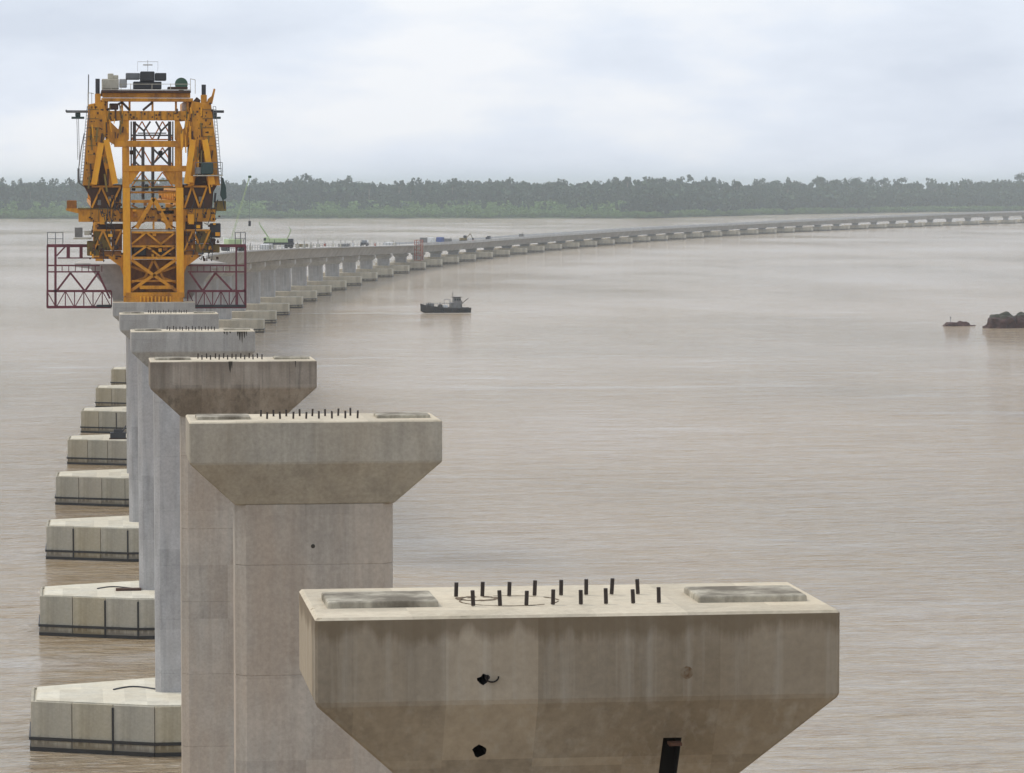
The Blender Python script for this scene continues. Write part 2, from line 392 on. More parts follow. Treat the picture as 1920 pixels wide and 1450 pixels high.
# taller single trees that stand above the forest
tree_me = {}
for kind in ('spread', 'tall'):
    for j in range(4):
        a, l, H = VAR[kind][j]; k = 37.0/H; A = (a*k).reshape(-1, 3)
        me = bpy.data.meshes.new('crown'); me.from_pydata(A.tolist(), [], [tuple(range(i, i+4)) for i in range(0, len(A), 4)]); me.materials.append(M['leaf_far'])
        tm = MB().tube((0, 0, -3), (0, 0, 16), .75, .55, 7).tube((0, 0, 16), (0, 0, 27), .55, .32, 6)
        for (x, y, z, rx, rz) in l[:5]: tm.tube((0, 0, 27*rg.uniform(.6, .95)), (x*k*.8, y*k*.8, z*k-rz*k*.4), .3, .12, 5)
        tree_me[kind, j] = (me, tm.mesh('trunk', M['bark']))
for n_ in range(96):
    az = -3.2 + n_*.223 + rg.uniform(-.12, .12); kind = rg.choice(['spread', 'spread', 'tall']); j = rg.randrange(4)
    dep = rg.uniform(170, 420) if az < 9.2 else rg.uniform(90, 420)
    x, y = polar(az, shore_d(az)+dep); k = rg.uniform(.76, 1.0 if az < 14 else .92)
    t = empty('rainforest_tree', (x, y, rise(az, dep)), rg.uniform(0, 6.28)); w_ = rg.uniform(.45, .85); t.scale = (k*w_, k*w_, k)
    tag(t, {'spread': 'tall broad crowned tree standing above the far forest canopy', 'tall': 'tall narrow crowned tree rising out of the far forest canopy'}[kind],
        'tree', {'spread': 'broad crowned trees above the forest', 'tall': 'narrow crowned trees above the forest'}[kind])
    cm, tm = tree_me[kind, j]; link('crown', cm, None, t); link('trunk', tm, None, t)

# ------------------------------------------------------------------ piers
CAPW, CAPD, COLW, COLD = 7.0, 3.3, 4.43, 1.65
def ring(w, d, z, ch=0.0):
    x, y = w/2, d/2
    if not ch: return [(-x, -y, z), (x, -y, z), (x, y, z), (-x, y, z)]
    return [(-x+ch, -y, z), (x-ch, -y, z), (x, -y+ch, z), (x, y-ch, z), (x-ch, y, z), (-x+ch, y, z), (-x, y-ch, z), (-x, -y+ch, z)]

PC_TOP, HB = 2.8, 9.26
def pc_outline(inset=0.0):
    p = [(-HB, -2.7), (-2.4, -5.7), (2.4, -5.7), (HB, -2.7), (HB, 2.7), (2.4, 5.7), (-2.4, 5.7), (-HB, 2.7)]
    if not inset: return p
    k = 1-inset/6.5
    return [(x*(1-inset/HB), y*(1-inset/5.7)) for x, y in p]
pc_core = MB().rings([[(x, y, -2.0) for x, y in pc_outline(.14)], [(x, y, PC_TOP-.12) for x, y in pc_outline(.14)]]).mesh('core', M['c_slab'])
pc_slab = MB().rings([[(x, y, PC_TOP-.10) for x, y in pc_outline(.30)], [(x, y, PC_TOP+.05) for x, y in pc_outline(.30)], [(x, y, PC_TOP+.09) for x, y in pc_outline(.55)]]).mesh('top_slab', M['c_slab'])
panel_slots = []           # (mid point, angle, length)
pl = pc_outline()
for i in range(8):
    a = Vector((*pl[i], 0)); b = Vector((*pl[(i+1) % 8], 0)); L = (b-a).length; n = max(1, round(L/2.45)); d = (b-a)/L
    for k in range(n):
        panel_slots.append((a + d*(L/n*(k+.5)), math.atan2(d.y, d.x), L/n))
panel_me = {}
def panel_mesh(L):
    k = round(L, 3)
    if k not in panel_me:
        panel_me[k] = MB().box(-L/2+.03, L/2-.03, 0, .16, -.35, PC_TOP).mesh('shell_panel', M['c_shell'], .02)
    return panel_me[k]
band_bits = MB()
for i in range(8):
    a = Vector((*pl[i], .72)); b = Vector((*pl[(i+1) % 8], .72)); d = (b-a).normalized(); nrm = Vector((d.y, -d.x, 0))
    band_bits.bar(a+nrm*.05-d*.05, b+nrm*.05+d*.05, .14, .17)
    band_bits.bar(a+nrm*.03-Vector((0, 0, .60)), b+nrm*.03-Vector((0, 0, .60)), .08, .22)
band_me = band_bits.mesh('waterline_band', M['band'])
post_me = MB().box(-.055, .055, -.07, .02, -.3, PC_TOP-.15).mesh('joint_fender', M['band'])
far_core = MB().rings([[(x, y, -1.5) for x, y in pl], [(x, y, PC_TOP) for x, y in pl]]).mesh('pile_cap', M['far_shell'], .05)

def cap_mesh(i, scale, mat):
    mb = MB(); hv, hh = 1.15*scale, 1.22*scale
    w0 = COLW + (CAPW-COLW)*scale if scale < .99 else CAPW
    d0 = COLD + (CAPD-COLD)*scale if scale < .99 else CAPD
    mb.rings([ring(COLW+.02, COLD+.02, -hv-hh), ring(w0, d0, -hv), ring(w0, d0, 0)])
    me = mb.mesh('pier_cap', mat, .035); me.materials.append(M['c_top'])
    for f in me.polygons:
        if f.normal.z > .3: f.material_index = 1  # upward faces take the brightened top colour
    return me, hv+hh

_u = 'first second third fourth fifth sixth seventh eighth ninth tenth eleventh twelfth thirteenth fourteenth fifteenth sixteenth seventeenth eighteenth nineteenth'.split()
NTH = _u + ['twentieth'] + ['twenty '+q for q in _u[:9]] + ['thirtieth'] + ['thirty '+q for q in _u[:9]]
ORD = {1: 'nearest pier, flared brown cap filling the foreground, its column out of frame below', 2: 'second pier, warm grey flared cap on a wide column behind the nearest cap',
       3: 'third pier, dark mottled flared cap with a black drip below its top edge', 4: 'fourth pier, pale cap with dark drips at its right end above a long column',
       5: 'fifth pier, pale cap half hidden just in front of the gantry foot', 6: 'sixth pier, carrying the foot of the orange launching gantry'}
capm = {1: 'c_front', 2: 'c_second', 3: 'c_third', 4: 'c_pale', 5: 'c_pale', 6: 'c_pale'}
colm = {1: 'c_second', 2: 'c_col', 3: 'c_col', 4: 'c_col_cool', 5: 'c_col_cool', 6: 'c_col_cool'}

plinth_mb = MB().rings([ring(1.50, 1.16, -.02), ring(1.49, 1.15, .075), ring(1.45, 1.11, .085)])
plinth_me = plinth_mb.mesh('bearing_plinth', M['plinth'], .012)
dowel_me = MB().tube((0, 0, 0), (0, 0, .215), .028, .028, 8).mesh('dowel_bar', M['dowel'])
hole_disc = MB().tube((0, -.012, 0), (0, .03, 0), .07, .07, 12).mesh('tie_hole_shade', M['hole'])

far_cap = {}
for i in range(1, 64):
    s = Y1 + (i-1)*S + CAPD/2; p = at(s); _, _, a = axis(s); zc = cap_z(i)
    t = empty('bridge_pier', p, -a)
    if i in ORD: lab, grp = ORD[i], 'bare piers waiting for the deck'
    elif i < 13: lab, grp = 'pier behind the gantry, its panelled pile cap ' + NTH[i-4] + ' from the bottom at left', 'piers behind the gantry'
    elif i < 27: lab, grp = NTH[i-13] + ' flared pier under the descending deck, counted from the right work platform', 'piers under the descending deck'
    else: lab, grp = NTH[i-27] + ' short pier beyond the red scaffold under the low curving deck', 'short piers under the far deck'
    tag(t, lab, 'bridge pier', grp)
    hcol = zc - PC_TOP; scl = 1.0 if hcol > 6 else max(.25, hcol/6)
    mat = M[capm.get(i, 'c_deck')]
    key = round(scl, 2)
    if i <= 6: me, hc = cap_mesh(i, 1.0, mat)
    else:
        if key not in far_cap: far_cap[key] = cap_mesh(i, key, M['c_deck'])
        me, hc = far_cap[key]
    cp = link('pier_cap', me, None, t, (0, 0, zc))
    colmat = M[colm.get(i, 'c_col_cool')]
    zb, zt = PC_TOP+.02, zc-hc
    if i <= 6:
        # cast in lifts: every lift a piece of its own with a shallow joint
        z = zt - 1.7; prev = zt; k = 0
        while prev > zb+.05:
            nz = max(zb, z)
            if nz - zb < .8: nz = zb
            MB().rings([ring(COLW-.03, COLD-.03, nz, .30), ring(COLW, COLD, nz+.015, .30), ring(COLW, COLD, prev-.015, .30), ring(COLW-.03, COLD-.03, prev, .30)]).build('column_lift', colmat, t)
            prev = nz; z = nz - 3.1; k += 1
        # on the cap top: plinths, dowels
        if i < 6:
            for sx in (-1, 1):
                pn = link('bearing_plinth', plinth_me, None, t, (sx*2.52, -.05, zc+.004)); pn.rotation_euler = (0, 0, math.pi if sx > 0 else 0)
            for row, yy, x0 in ((0, -.62, -1.30), (1, .42, -1.42)):
                for q in range(8):
                    d_ = link('dowel_bar', dowel_me, None, t, (x0+q*.362+rnd.uniform(-.01, .01), yy+rnd.uniform(-.02, .02), zc+.01))
                    d_.rotation_euler = (rnd.uniform(-.07, .07), rnd.uniform(-.06, .06), 0); d_.scale = (1, 1, rnd.uniform(.86, 1.05))
    else:
        MB().rings([ring(COLW, COLD, zb, .30), ring(COLW, COLD, zt, .30)]).build('column', colmat, t)
        for sx in (-1, 1):
            MB().box(sx*1.9-.5, sx*1.9+.5, -.5, .5, 0, .20).build('bearing_plinth', M['c_deck'], t, loc=(0, 0, zc))
    if i <= 13:
        pc = link('pile_cap', pc_core, None, t)
        link('top_slab', pc_slab, None, pc)
        for (mid, ang, L) in panel_slots:
            o = link('shell_panel', panel_mesh(L), None, pc, (mid.x, mid.y, 0), ang); o.scale = (1, 1, 1)
        link('waterline_band', band_me, None, pc)
        for k in {4: (1, 6, 11), 5: (1, 2, 8, 13), 6: (0, 2, 9), 7: (12,), 8: (5, 11)}.get(i, (1, 9)):
            mid, ang, L = panel_slots[k % len(panel_slots)]
            link('joint_fender', post_me, None, pc, (mid.x+math.cos(ang)*L/2, mid.y+math.sin(ang)*L/2, 0), ang)
    else:
        pc = link('pile_cap', far_core, None, t)
        link('waterline_band', band_me, None, pc)
    if i == 1:
        cap1, pier1 = cp, t
    if i == 2: pier2 = t
    if i == 3: pier3 = t
    if i == 4: pier4 = t
    if i == 5: pier5 = t
    if i == 8: pier8 = t

# openings cut into the face of the nearest cap
def cut(ob, mbs, mt='hole'):
    for mb in mbs:
        cu = link('cutter', mb.mesh('cutter', M[mt]))
        cu.parent = ob.parent; cu.location = ob.location
        md = ob.modifiers.new('cut', 'BOOLEAN'); md.object = cu; md.operation = 'DIFFERENCE'; md.solver = 'EXACT'
        bpy.context.view_layer.update()
        dg = bpy.context.evaluated_depsgraph_get(); me = bpy.data.meshes.new_from_object(ob.evaluated_get(dg))
        ob.modifiers.remove(md); ob.data = me; bpy.data.objects.remove(cu)
def lump(x, z, r, seed):
    r_ = random.Random(seed); n = 11
    return MB().prism([(x+r*(1+r_.uniform(-.3, .3))*math.cos(2*math.pi*k/n)*1.25, z+r*(1+r_.uniform(-.3, .3))*math.sin(2*math.pi*k/n)) for k in range(n)], -CAPD/2-.3, -CAPD/2+1.2)
cap1.data.materials.append(M['hole'])
cut(cap1, [lump(-1.28, -.84, .065, 1), lump(-1.28, -1.87, .085, 4),
           MB().box(1.18, 1.43, -CAPD/2-.3, -.7, -2.6, -1.73)])
def chip(x, y, z, r, sd):
    q = random.Random(sd); bm_ = MB(); n = 6
    bm_.rings([[(x+r*2.2*math.cos(k*1.047)*q.uniform(.6, 1.2), y+r*math.sin(k*1.047)*q.uniform(.6, 1.2), z-r*.5) for k in range(n)], [(x+r*3*math.cos(k*1.047)*q.uniform(.7, 1.2), y+r*1.4*math.sin(k*1.047)*q.uniform(.7, 1.2), z+r) for k in range(n)]]); return bm_
cut(cap1, [chip(*c) for c in ((-1.55, -1.65, 0, .035, 1), (-3.1, -1.66, 0, .03, 2), (.6, -1.65, 0, .022, 3), (2.9, -1.65, 0, .03, 4), (-3.5, -.6, 0, .04, 5), (-3.49, -1.62, -.02, .03, 6), (1.9, -1.65, 0, .018, 7))], 'c_top')
hk = MB()
for k in range(14):
    t0, t1 = k*.5, (k+1)*.5
    hk.tube((-1.24+.05*math.cos(t0)+.01*k-.03, -CAPD/2-.03, -.83+.045*math.sin(t0)), (-1.24+.05*math.cos(t1)+.01*(k+1)-.03, -CAPD/2-.03, -.83+.045*math.sin(t1)), .012, .012, 6)
hk.build('tie_wire', M['hole'], pier1, loc=(0, 0, cap_z(1)))
MB().box(1.22, 1.39, -CAPD/2+.12, -CAPD/2+.3, -1.80, -1.76).build('slot_lintel', M['rust'], pier1, loc=(0, 0, cap_z(1)))
def rust_mat():
    m, nt, bs, nn, ln = nodes('rust_bleed'); v = mapped(nt, (1, 1, 1)); a = noise(nt, v, 12, 4, .6)
    ln(ramp(nt, a, [(.35, (.22, .175, .12)), (.65, (.13, .075, .035))]), bs.inputs['Base Color']); bs.inputs['Roughness'].default_value = .9
    return m
M['rust_bleed'] = rust_mat()
M['stain_shade'] = concrete('seep_stain_hole_shade', (.07, .062, .05), .4, (.05, .04, .03), .5, (9, 9, 9))  # for seep stains and the painted shade of a tie hole
MB().tube((1.43, -CAPD/2-.006, -.80), (1.43, -CAPD/2+.02, -.80), .085, .075, 11).tube((1.43, -CAPD/2-.03, -.80), (1.43, -CAPD/2+.02, -.80), .03, .035, 8).build('anchor_patch', M['rust_bleed'], pier1, loc=(0, 0, cap_z(1)))
for cx_, cy_, r_, w_ in ((-.75, -.1, .52, .03), (-1.15, .2, .2, .1)):
    mb = MB(); n = 28; q = [(cx_+r_*math.cos(6.283*k/n)*1.3, cy_+r_*math.sin(6.283*k/n)*1.1, .006) for k in range(n+1)]
    for k in range(n): 
        if rnd.random() < .8: mb.bar(q[k], q[k+1], w_*rnd.uniform(.4, 1.2), .004)
    mb.build('water_mark', M['rust_bleed'], pier1, loc=(0, 0, cap_z(1)))['kind'] = 'stuff'
# small marks on the second, third and fourth piers
MB().tube((-.05, -COLD/2-.006, -3.55), (-.05, -COLD/2+.02, -3.55), .06, .06, 10).build('tie_hole_shade', M['stain_shade'], pier2, loc=(0, 0, cap_z(2)))  # dark disc stands in for the shade inside a tie hole
def drips(pr, i, xs, mat):
    mb = MB()
    for x, w, L in xs:
        y = -CAPD/2-.006
        mb.add([(x-w/2, y, -.02), (x+w/2, y, -.02), (x+w*.35, y, -L*.5), (x+w*.12, y, -L), (x-w*.15, y, -L*.8), (x-w*.4, y, -L*.35)], [(5, 4, 3, 2, 1, 0)])
    mb.build('drip_stain', mat, pr, loc=(0, 0, cap_z(i)))['kind'] = 'stuff'
drips(pier3, 3, [(-.16, .13, .50), (-.08, .06, .35), (2.6, .05, .3)], M['stain_shade'])
drips(pier4, 4, [(1.75, .12, .16), (1.9, .09, .25), (2.08, .12, .13), (2.5, .10, .3), (2.62, .14, .55), (2.75, .1, .7), (2.88, .12, .42), (3.0, .07, .3)], M['stain_shade'])

# ------------------------------------------------------------------ deck
deck = tag(empty('bridge_deck', (0, 0, 0)), 'long grey box girder deck curving away to the right across the river', 'bridge deck')
XS = [(6.8, 0), (6.8, -.30), (5.2, -.50), (3.35, -3.02), (-3.35, -3.02), (-5.2, -.50), (-6.8, -.30), (-6.8, 0)]
start = Y1 + 5*S + 15.0
def span(s0, s1, nsub):
    vs, fs = [], []; n = len(XS)
    for k in range(nsub+1):
        s = s0+(s1-s0)*k/nsub
        for (l, z) in XS: vs.append(at(s, l, deck_z(s)+z))
    for k in range(nsub):
        for i in range(n):
            j = (i+1) % n; fs.append((k*n+i, (k+1)*n+i, (k+1)*n+j, k*n+j))
    fs += [tuple(range(n)), tuple(reversed(range(nsub*n, nsub*n+n)))]
    return MB().add(vs, fs)
ps_ = MB().prism([(5.25, 0), (5.25, -.45), (3.35, -3.02), (-3.35, -3.02), (-5.25, -.45), (-5.25, 0)], 298.75, start)
for q, v_ in enumerate(ps_.v): ps_.v[q] = (v_[0], v_[1], v_[2]+deck_z(v_[1]))
ps_.build('pier_segment', M['c_deck'], deck)
s = start; i = 7
while i < 64:
    s1 = Y1 + (i-1)*S + CAPD/2
    o = span(s+.03, s1-.03, 5).build('deck_span', M['c_deck'], deck); o.data.materials.append(M['deck_top'])
    for pf in o.data.polygons:
        if abs(pf.normal.z) > .9 and pf.center.z > deck_z(s if pf.index < 9 else s1) - 1.2 + (0 if pf.normal.z > 0 else 99): pf.material_index = 1
    if s > 1250:
        for sd in (-1, 1):
            mb = MB()
            for k in range(5):
                a0, a1 = s+.03+(s1-s-.06)*k/5, s+.03+(s1-s-.06)*(k+1)/5
                P = [at(q, sd*(6.8-o_), deck_z(q)+z_) for q in (a0, a1) for o_, z_ in ((.0, .003), (.42, .003), (.25, .8), (.05, .8))]
                mb.add(P, [(0, 1, 2, 3), (7, 6, 5, 4), (0, 4, 5, 1), (1, 5, 6, 2), (2, 6, 7, 3), (3, 7, 4, 0)])
            mb.build('parapet', M['c_deck'], o)
    s = s1; i += 1
# guard posts along the right edge near the gantry
gr = tag(empty('edge_guard_rail', at(700, 6.6, deck_z(700))), 'thin temporary guard rail along the right edge of the deck beyond the gantry', 'guard rail')
bpy.context.view_layer.update(); inv = gr.matrix_world.inverted()
for lo in (2, 1):
    mb = MB()
    for q in range(640, 1240, 10):
        mb.bar(inv @ at(q, 6.6, deck_z(q)+.55*lo), inv @ at(q+10, 6.6, deck_z(q+10)+.55*lo), .05)
    mb.build('rail', M['grey'], gr)
pm = MB().bar((0, 0, 0), (0, 0, 1.15), .09).mesh('post', M['grey'])
for q in range(640, 1241, 10): link('post', pm, None, gr, inv @ at(q, 6.6, deck_z(q)))

# ------------------------------------------------------------------ launching gantry
GS = 296.0
RM = Matrix.Rotation(-YAW, 3, 'Z') @ Matrix.Rotation(math.pi/2-PITCH, 3, 'X')
def g(px, py, s=GS):
    """survey helper: the point of the cross-section plane y = s that was measured at (px, py) on the photograph"""
    d = RM @ Vector(((px-960)/F, (725-py)/F, -1)); t = s/d.y; p = CAM + d*t
    return p
gant = tag(empty('launching_gantry', (0, GS, cap_z(6)+.05)), 'tall orange yellow launching gantry standing on the sixth pier at the end of the deck', 'gantry')
GO = Vector((0, GS, cap_z(6)+.05))
def gb(mb, x0, y0, x1, y1, s0=GS, dep=1.0):
    a, b = g(x0, y0, s0), g(x1, y1, s0); mb.box(a.x, b.x, s0, s0+dep, a.z, b.z); return mb
def gbar(mb, x0, y0, x1, y1, w=.3, s0=GS, h=None):
    return mb.bar(g(x0, y0, s0), g(x1, y1, s0), w, h)
def gp(mb, pts, s0=GS, dep=1.0):
    q = [g(x, y, s0) for x, y in pts]; return mb.prism([(p.x, p.z) for p in q], s0, s0+dep)
def gx(mb, x0, y0, x1, y1, w=.18, s0=GS):
    gbar(mb, x0, y0, x1, y1, w, s0); gbar(mb, x0, y1, x1, y0, w, s0); return mb
def gput(mb, name, mat, parent=None, **k):
    mb.v = [tuple(Vector(v)-GO) for v in mb.v]
    return mb.build(name, M[mat], parent or gant, **k)

# front leg on the pier
for x0, x1 in ((230, 245), (330, 345)):
    gput(gb(MB(), x0, 352, x1, 556, GS, .7), 'leg_post', 'yellow2', bevel=.03)
lb = MB(); gb(lb, 236, 549, 346, 558, GS-.3, 1.4); gb(lb, 232, 558, 344, 567, GS-.4, 1.7); gput(lb, 'foot_beam', 'yellow', bevel=.03)
fb = MB()
for k in range(9): gb(fb, 262+k*7, 556, 265+k*7, 567.5, GS-.6, .18)
gput(fb, 'foot_clamps', 'yellow2')['kind'] = 'stuff'
br = MB(); gx(br, 246, 487, 330, 545, .26, GS+.3); gbar(br, 246, 484, 330, 484, .2, GS+.1); gbar(br, 262, 539, 325, 539, .3, GS+.2); gbar(br, 247, 527, 330, 527, .16, GS+.5)
gbar(br, 288, 487, 262, 540, .2, GS+1.0); gbar(br, 288, 487, 316, 540, .2, GS+1.0); gx(br, 246, 500, 330, 530, .2, GS+1.3); gput(br, 'leg_bracing', 'yellow')
for sx in (-1, 1):
    c = 237.5 if sx < 0 else 337.5
    gput(gp(MB(), [(c, 478), (c+sx*42, 478), (c+sx*12, 500), (c+sx*6, 520), (c, 520)][::sx], GS+.72, .6), 'knee_bracket', 'yellow')
for x0, x1 in ((230, 245), (330, 345)):
    gput(gb(MB(), x0+2, 352, x1+1, 557, GS+1.6, .5), 'rear_leg_post', 'yellow')
gput(gb(MB(), 246, 487, 330, 556, GS+2.15, .4), 'leg_backing_sheet', 'dirty_yellow')
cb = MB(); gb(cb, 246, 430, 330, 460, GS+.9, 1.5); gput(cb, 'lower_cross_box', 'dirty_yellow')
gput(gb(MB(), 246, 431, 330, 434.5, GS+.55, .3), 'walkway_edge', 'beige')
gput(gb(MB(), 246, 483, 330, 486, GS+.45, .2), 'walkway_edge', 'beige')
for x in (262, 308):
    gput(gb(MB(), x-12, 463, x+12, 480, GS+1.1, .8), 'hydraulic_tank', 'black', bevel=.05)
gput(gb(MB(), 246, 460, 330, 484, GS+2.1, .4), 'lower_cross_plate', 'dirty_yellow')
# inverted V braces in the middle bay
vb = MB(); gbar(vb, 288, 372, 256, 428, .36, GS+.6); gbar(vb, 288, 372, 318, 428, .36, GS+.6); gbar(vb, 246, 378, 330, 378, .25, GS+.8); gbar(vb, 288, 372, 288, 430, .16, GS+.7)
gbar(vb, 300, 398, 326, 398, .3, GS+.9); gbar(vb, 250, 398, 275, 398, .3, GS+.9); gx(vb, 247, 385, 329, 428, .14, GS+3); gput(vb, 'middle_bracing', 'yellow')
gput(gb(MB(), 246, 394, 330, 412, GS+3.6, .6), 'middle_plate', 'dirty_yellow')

# main cross beam with end boxes
for nm, s0 in (('main_cross_beam', GS+.75), ('main_cross_beam', GS+9.0)):
    mb = MB(); gb(mb, 147, 392, 404, 416, s0, 1.2); gput(mb, nm, 'yellow', bevel=.04)
gput(gb(MB(), 146, 390, 405, 392.3, GS+.65, 1.4), 'beam_flange', 'olive')
gput(gb(MB(), 125, 376, 144, 394, GS+1.0, 2.0), 'beam_end_box', 'dirty_yellow', bevel=.05)
gput(gp(MB(), [(124, 391), (150, 391), (150, 400), (144, 400), (124, 395)][::-1], GS+.9, 1.0), 'beam_end_arm', 'yellow')
gput(gb(MB(), 403, 377, 424, 396, GS+1.0, 2.0), 'beam_end_box', 'olive', bevel=.05)
gput(gb(MB(), 187, 402, 199, 421, GS+.5, .4), 'jack_bracket', 'yellow2', bevel=.03)
gput(gb(MB(), 352, 402, 364, 421, GS+.5, .4), 'jack_bracket', 'yellow2', bevel=.03)

# main girders running back over the deck
for x0, x1 in ((170, 216), (346, 388)):
    gd = MB(); L0, L1 = GS+1.2, GS+98
    a, b = g(x0, 350, GS), g(x1, 389, GS)
    for X in (a.x, b.x-.35):
        for Z in (b.z, a.z-.4): gd.box(X, X+.35, L0, L1, Z, Z+.4)
        y = L0; k = 0
        while y < L1-3:
            zz = (b.z+.2, a.z-.2) if k % 2 else (a.z-.2, b.z+.2)
            gd.bar((X+.17, y, zz[0]), (X+.17, y+3, zz[1]), .16); y += 3; k += 1
    gput(gd, 'main_girder', 'yellow')
    ep = MB()
    gp(ep, [(x0-14, 346), (x1+14 if x0 < 300 else x1+20, 346), (x1+12, 360), (x1+10, 391), (x0, 391), (x0, 372), (x0-8, 358)][::-1], GS+.6, .8)
    gput(ep, 'girder_end_plate', 'rust', bevel=.05)  # dark plate, shade on the girder ends put into its colour
    for wx in ((203, 373), (213, 386)) if x0 < 300 else ((350, 368), (381, 383)):
        pass
for cx_, cy_ in ((206, 374), (350, 372), (376, 374), (186, 380)):
    gput(gb(MB(), cx_-3.5, cy_-5, cx_+3.5, cy_+5, GS+.5, .12), 'access_panel', 'boat_grey', bevel=.02)

# portal frame above: two frames, front and rear
for s0, off in ((GS, 0), (GS+11, 1)):
    for sx, pts in ((-1, [(166, 196), (196, 190), (203, 236), (196, 262), (212, 348), (204, 350), (186, 268), (178, 348), (155, 348), (160, 270)]),
                    (1, [(348, 236), (360, 190), (396, 196), (405, 270), (413, 348), (390, 348), (378, 268), (364, 348), (352, 350), (366, 262)])):
        gput(gp(MB(), pts[::-1], s0, 1.1), 'portal_leg', 'yellow', bevel=.04)
    for sx, pts in ((-1, [(193, 205), (242, 226), (242, 262), (222, 276), (198, 262)]), (1, [(370, 205), (328, 226), (328, 262), (346, 276), (368, 262)])):
        # haunch plate with the triangular cut-out
        q = [g(x, y, s0) for x, y in pts]; cx0 = 216 if sx < 0 else 346
        mb = MB(); tri = [g(cx0-9, 228, s0), g(cx0+10, 226, s0), g(cx0+6 if sx < 0 else cx0-3, 243, s0)]
        outer = [(p.x, p.z) for p in q]; inner = [(p.x, p.z) for p in tri]
        bm = bmesh.new(); vo = [bm.verts.new((x, s0+.15, z)) for x, z in outer]; vi = [bm.verts.new((x, s0+.15, z)) for x, z in inner]
        es = [bm.edges.new((vo[i], vo[(i+1) % len(vo)])) for i in range(len(vo))] + [bm.edges.new((vi[i], vi[(i+1) % 3])) for i in range(3)]
        bmesh.ops.triangle_fill(bm, use_beauty=True, edges=es)
        ext = bmesh.ops.extrude_face_region(bm, geom=list(bm.faces)); bmesh.ops.translate(bm, vec=(0, .8, 0), verts=[v for v in ext['geom'] if isinstance(v, bmesh.types.BMVert)])
        bmesh.ops.recalc_face_normals(bm, faces=bm.faces)
        for v in bm.verts: v.co -= GO
        me = bpy.data.meshes.new('haunch_plate'); bm.to_mesh(me); bm.free(); me.materials.append(M['yellow']); link('haunch_plate', me, None, gant)
    for y0, y1, x0, x1, d in ((208, 226, 196, 366, 1.0), (264, 276, 214, 352, .8), (311, 322, 230, 352, .8), (184, 191, 190, 362, .9)):
        gput(gb(MB(), x0, y0, x1, y1, s0+.05, d), 'portal_cross_beam', 'yellow', bevel=.03)
    for x0, x1 in ((229, 243), (328, 342)):
        gput(gb(MB(), x0, 276, x1, 352, s0+.1, .7), 'portal_post', 'yellow', bevel=.03)
    for sx, pts in ((-1, [(230, 321), (262, 322), (246, 345), (230, 350)]), (1, [(342, 321), (306, 322), (322, 345), (342, 350)])):
        gput(gp(MB(), pts[::-sx], s0+.2, .5), 'haunch_plate', 'yellow')
    gput(gbar(MB(), 244, 339, 328, 339, .14, s0+.3), 'tie_bar', 'olive')
# inner raking struts
for x0, y0, x1, y1 in ((199, 262, 216, 345), (362, 262, 350, 345), (190, 268, 176, 346), (384, 262, 398, 346)):
    gput(gbar(MB(), x0, y0, x1, y1, .5, GS-.15, .35), 'raking_strut', 'yellow2')
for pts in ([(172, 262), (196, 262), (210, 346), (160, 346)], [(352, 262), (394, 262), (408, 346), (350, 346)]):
    gput(gp(MB(), pts[::-1], GS+3.2, .4), 'leg_backing_sheet', 'rust')  # added dark sheets stand in for the shadow inside the legs
for pts in ([(168, 250), (178, 250), (186, 346), (156, 346)], [(384, 250), (400, 250), (412, 346), (392, 346)]):
    gput(gp(MB(), pts[::-1], GS+1.3, .5), 'leg_side_plate', 'yellow')
# longitudinal top beams and top deck
for x in (196, 356):
    mb = MB(); p = g(x, 196); mb.box(p.x-.3, p.x+.3, GS+.9, GS+18, p.z-.4, p.z+.4); gput(mb, 'longitudinal_beam', 'yellow')
mb = MB(); gb(mb, 190, 169, 358, 174, GS-.3, 13.5); gput(mb, 'top_platform', 'rust')
gput(gb(MB(), 192, 174.2, 357, 183.8, GS+.2, .5), 'top_girder', 'yellow', bevel=.03)
gput(gb(MB(), 192, 167.4, 358, 169, GS-.35, .12), 'platform_edge', 'beige')
ps = MB()
for x in (200, 229, 243, 286, 330, 352): gb(ps, x-2, 191, x+2, 208, GS+.4, .3)
gput(ps, 'stub_posts', 'yellow')['kind'] = 'stuff'
for q in ((200, 207, 229, 192), (229, 192, 243, 207), (268, 207, 286, 192)): gput(gbar(MB(), *q, .2, GS+.5), 'top_diagonal', 'rust')
gput(gb(MB(), 205, 194, 222, 206, GS+.6, .8), 'winch', 'rust', bevel=.06)
# grey lattice inside the portal
lt = MB()
for s0 in (GS+5.5,):
    for x in (252, 318): gbar(lt, x, 228, x, 312, .28, s0)
    for x in (246, 324): gbar(lt, x, 228, x, 345, .12, s0)
    for a_, b_ in (((252, 230), (270, 246)), ((270, 246), (282, 228)), ((292, 228), (302, 246)), ((302, 246), (318, 230)), ((302, 246), (296, 262)), ((270, 246), (272, 262))):
        gbar(lt, *a_, *b_, .16, s0)
    gx(lt, 284, 276, 318, 310, .16, s0); gbar(lt, 252, 302, 262, 312, .14, s0); gbar(lt, 252, 276, 268, 300, .12, s0)
    gbar(lt, 246, 254, 324, 254, .14, s0); gbar(lt, 258, 250, 312, 250, .1, s0)
gput(lt, 'inner_lattice', 'grey')['kind'] = 'stuff'
yl = MB()
for s0 in (GS+14, GS+26):
    for (xa, ya, xb, yb) in ((247, 228, 324, 262), (247, 277, 324, 311), (247, 323, 324, 350)):
        n = 4
        for k in range(n):
            x = xa+(xb-xa)*k/n; w_ = (xb-xa)/n; gbar(yl, x, ya if k % 2 else yb, x+w_, yb if k % 2 else ya, .11, s0)
        gbar(yl, xa, yb, xb, yb, .12, s0)
gput(yl, 'rear_lattice', 'yellow2')['kind'] = 'stuff'
yl = MB()
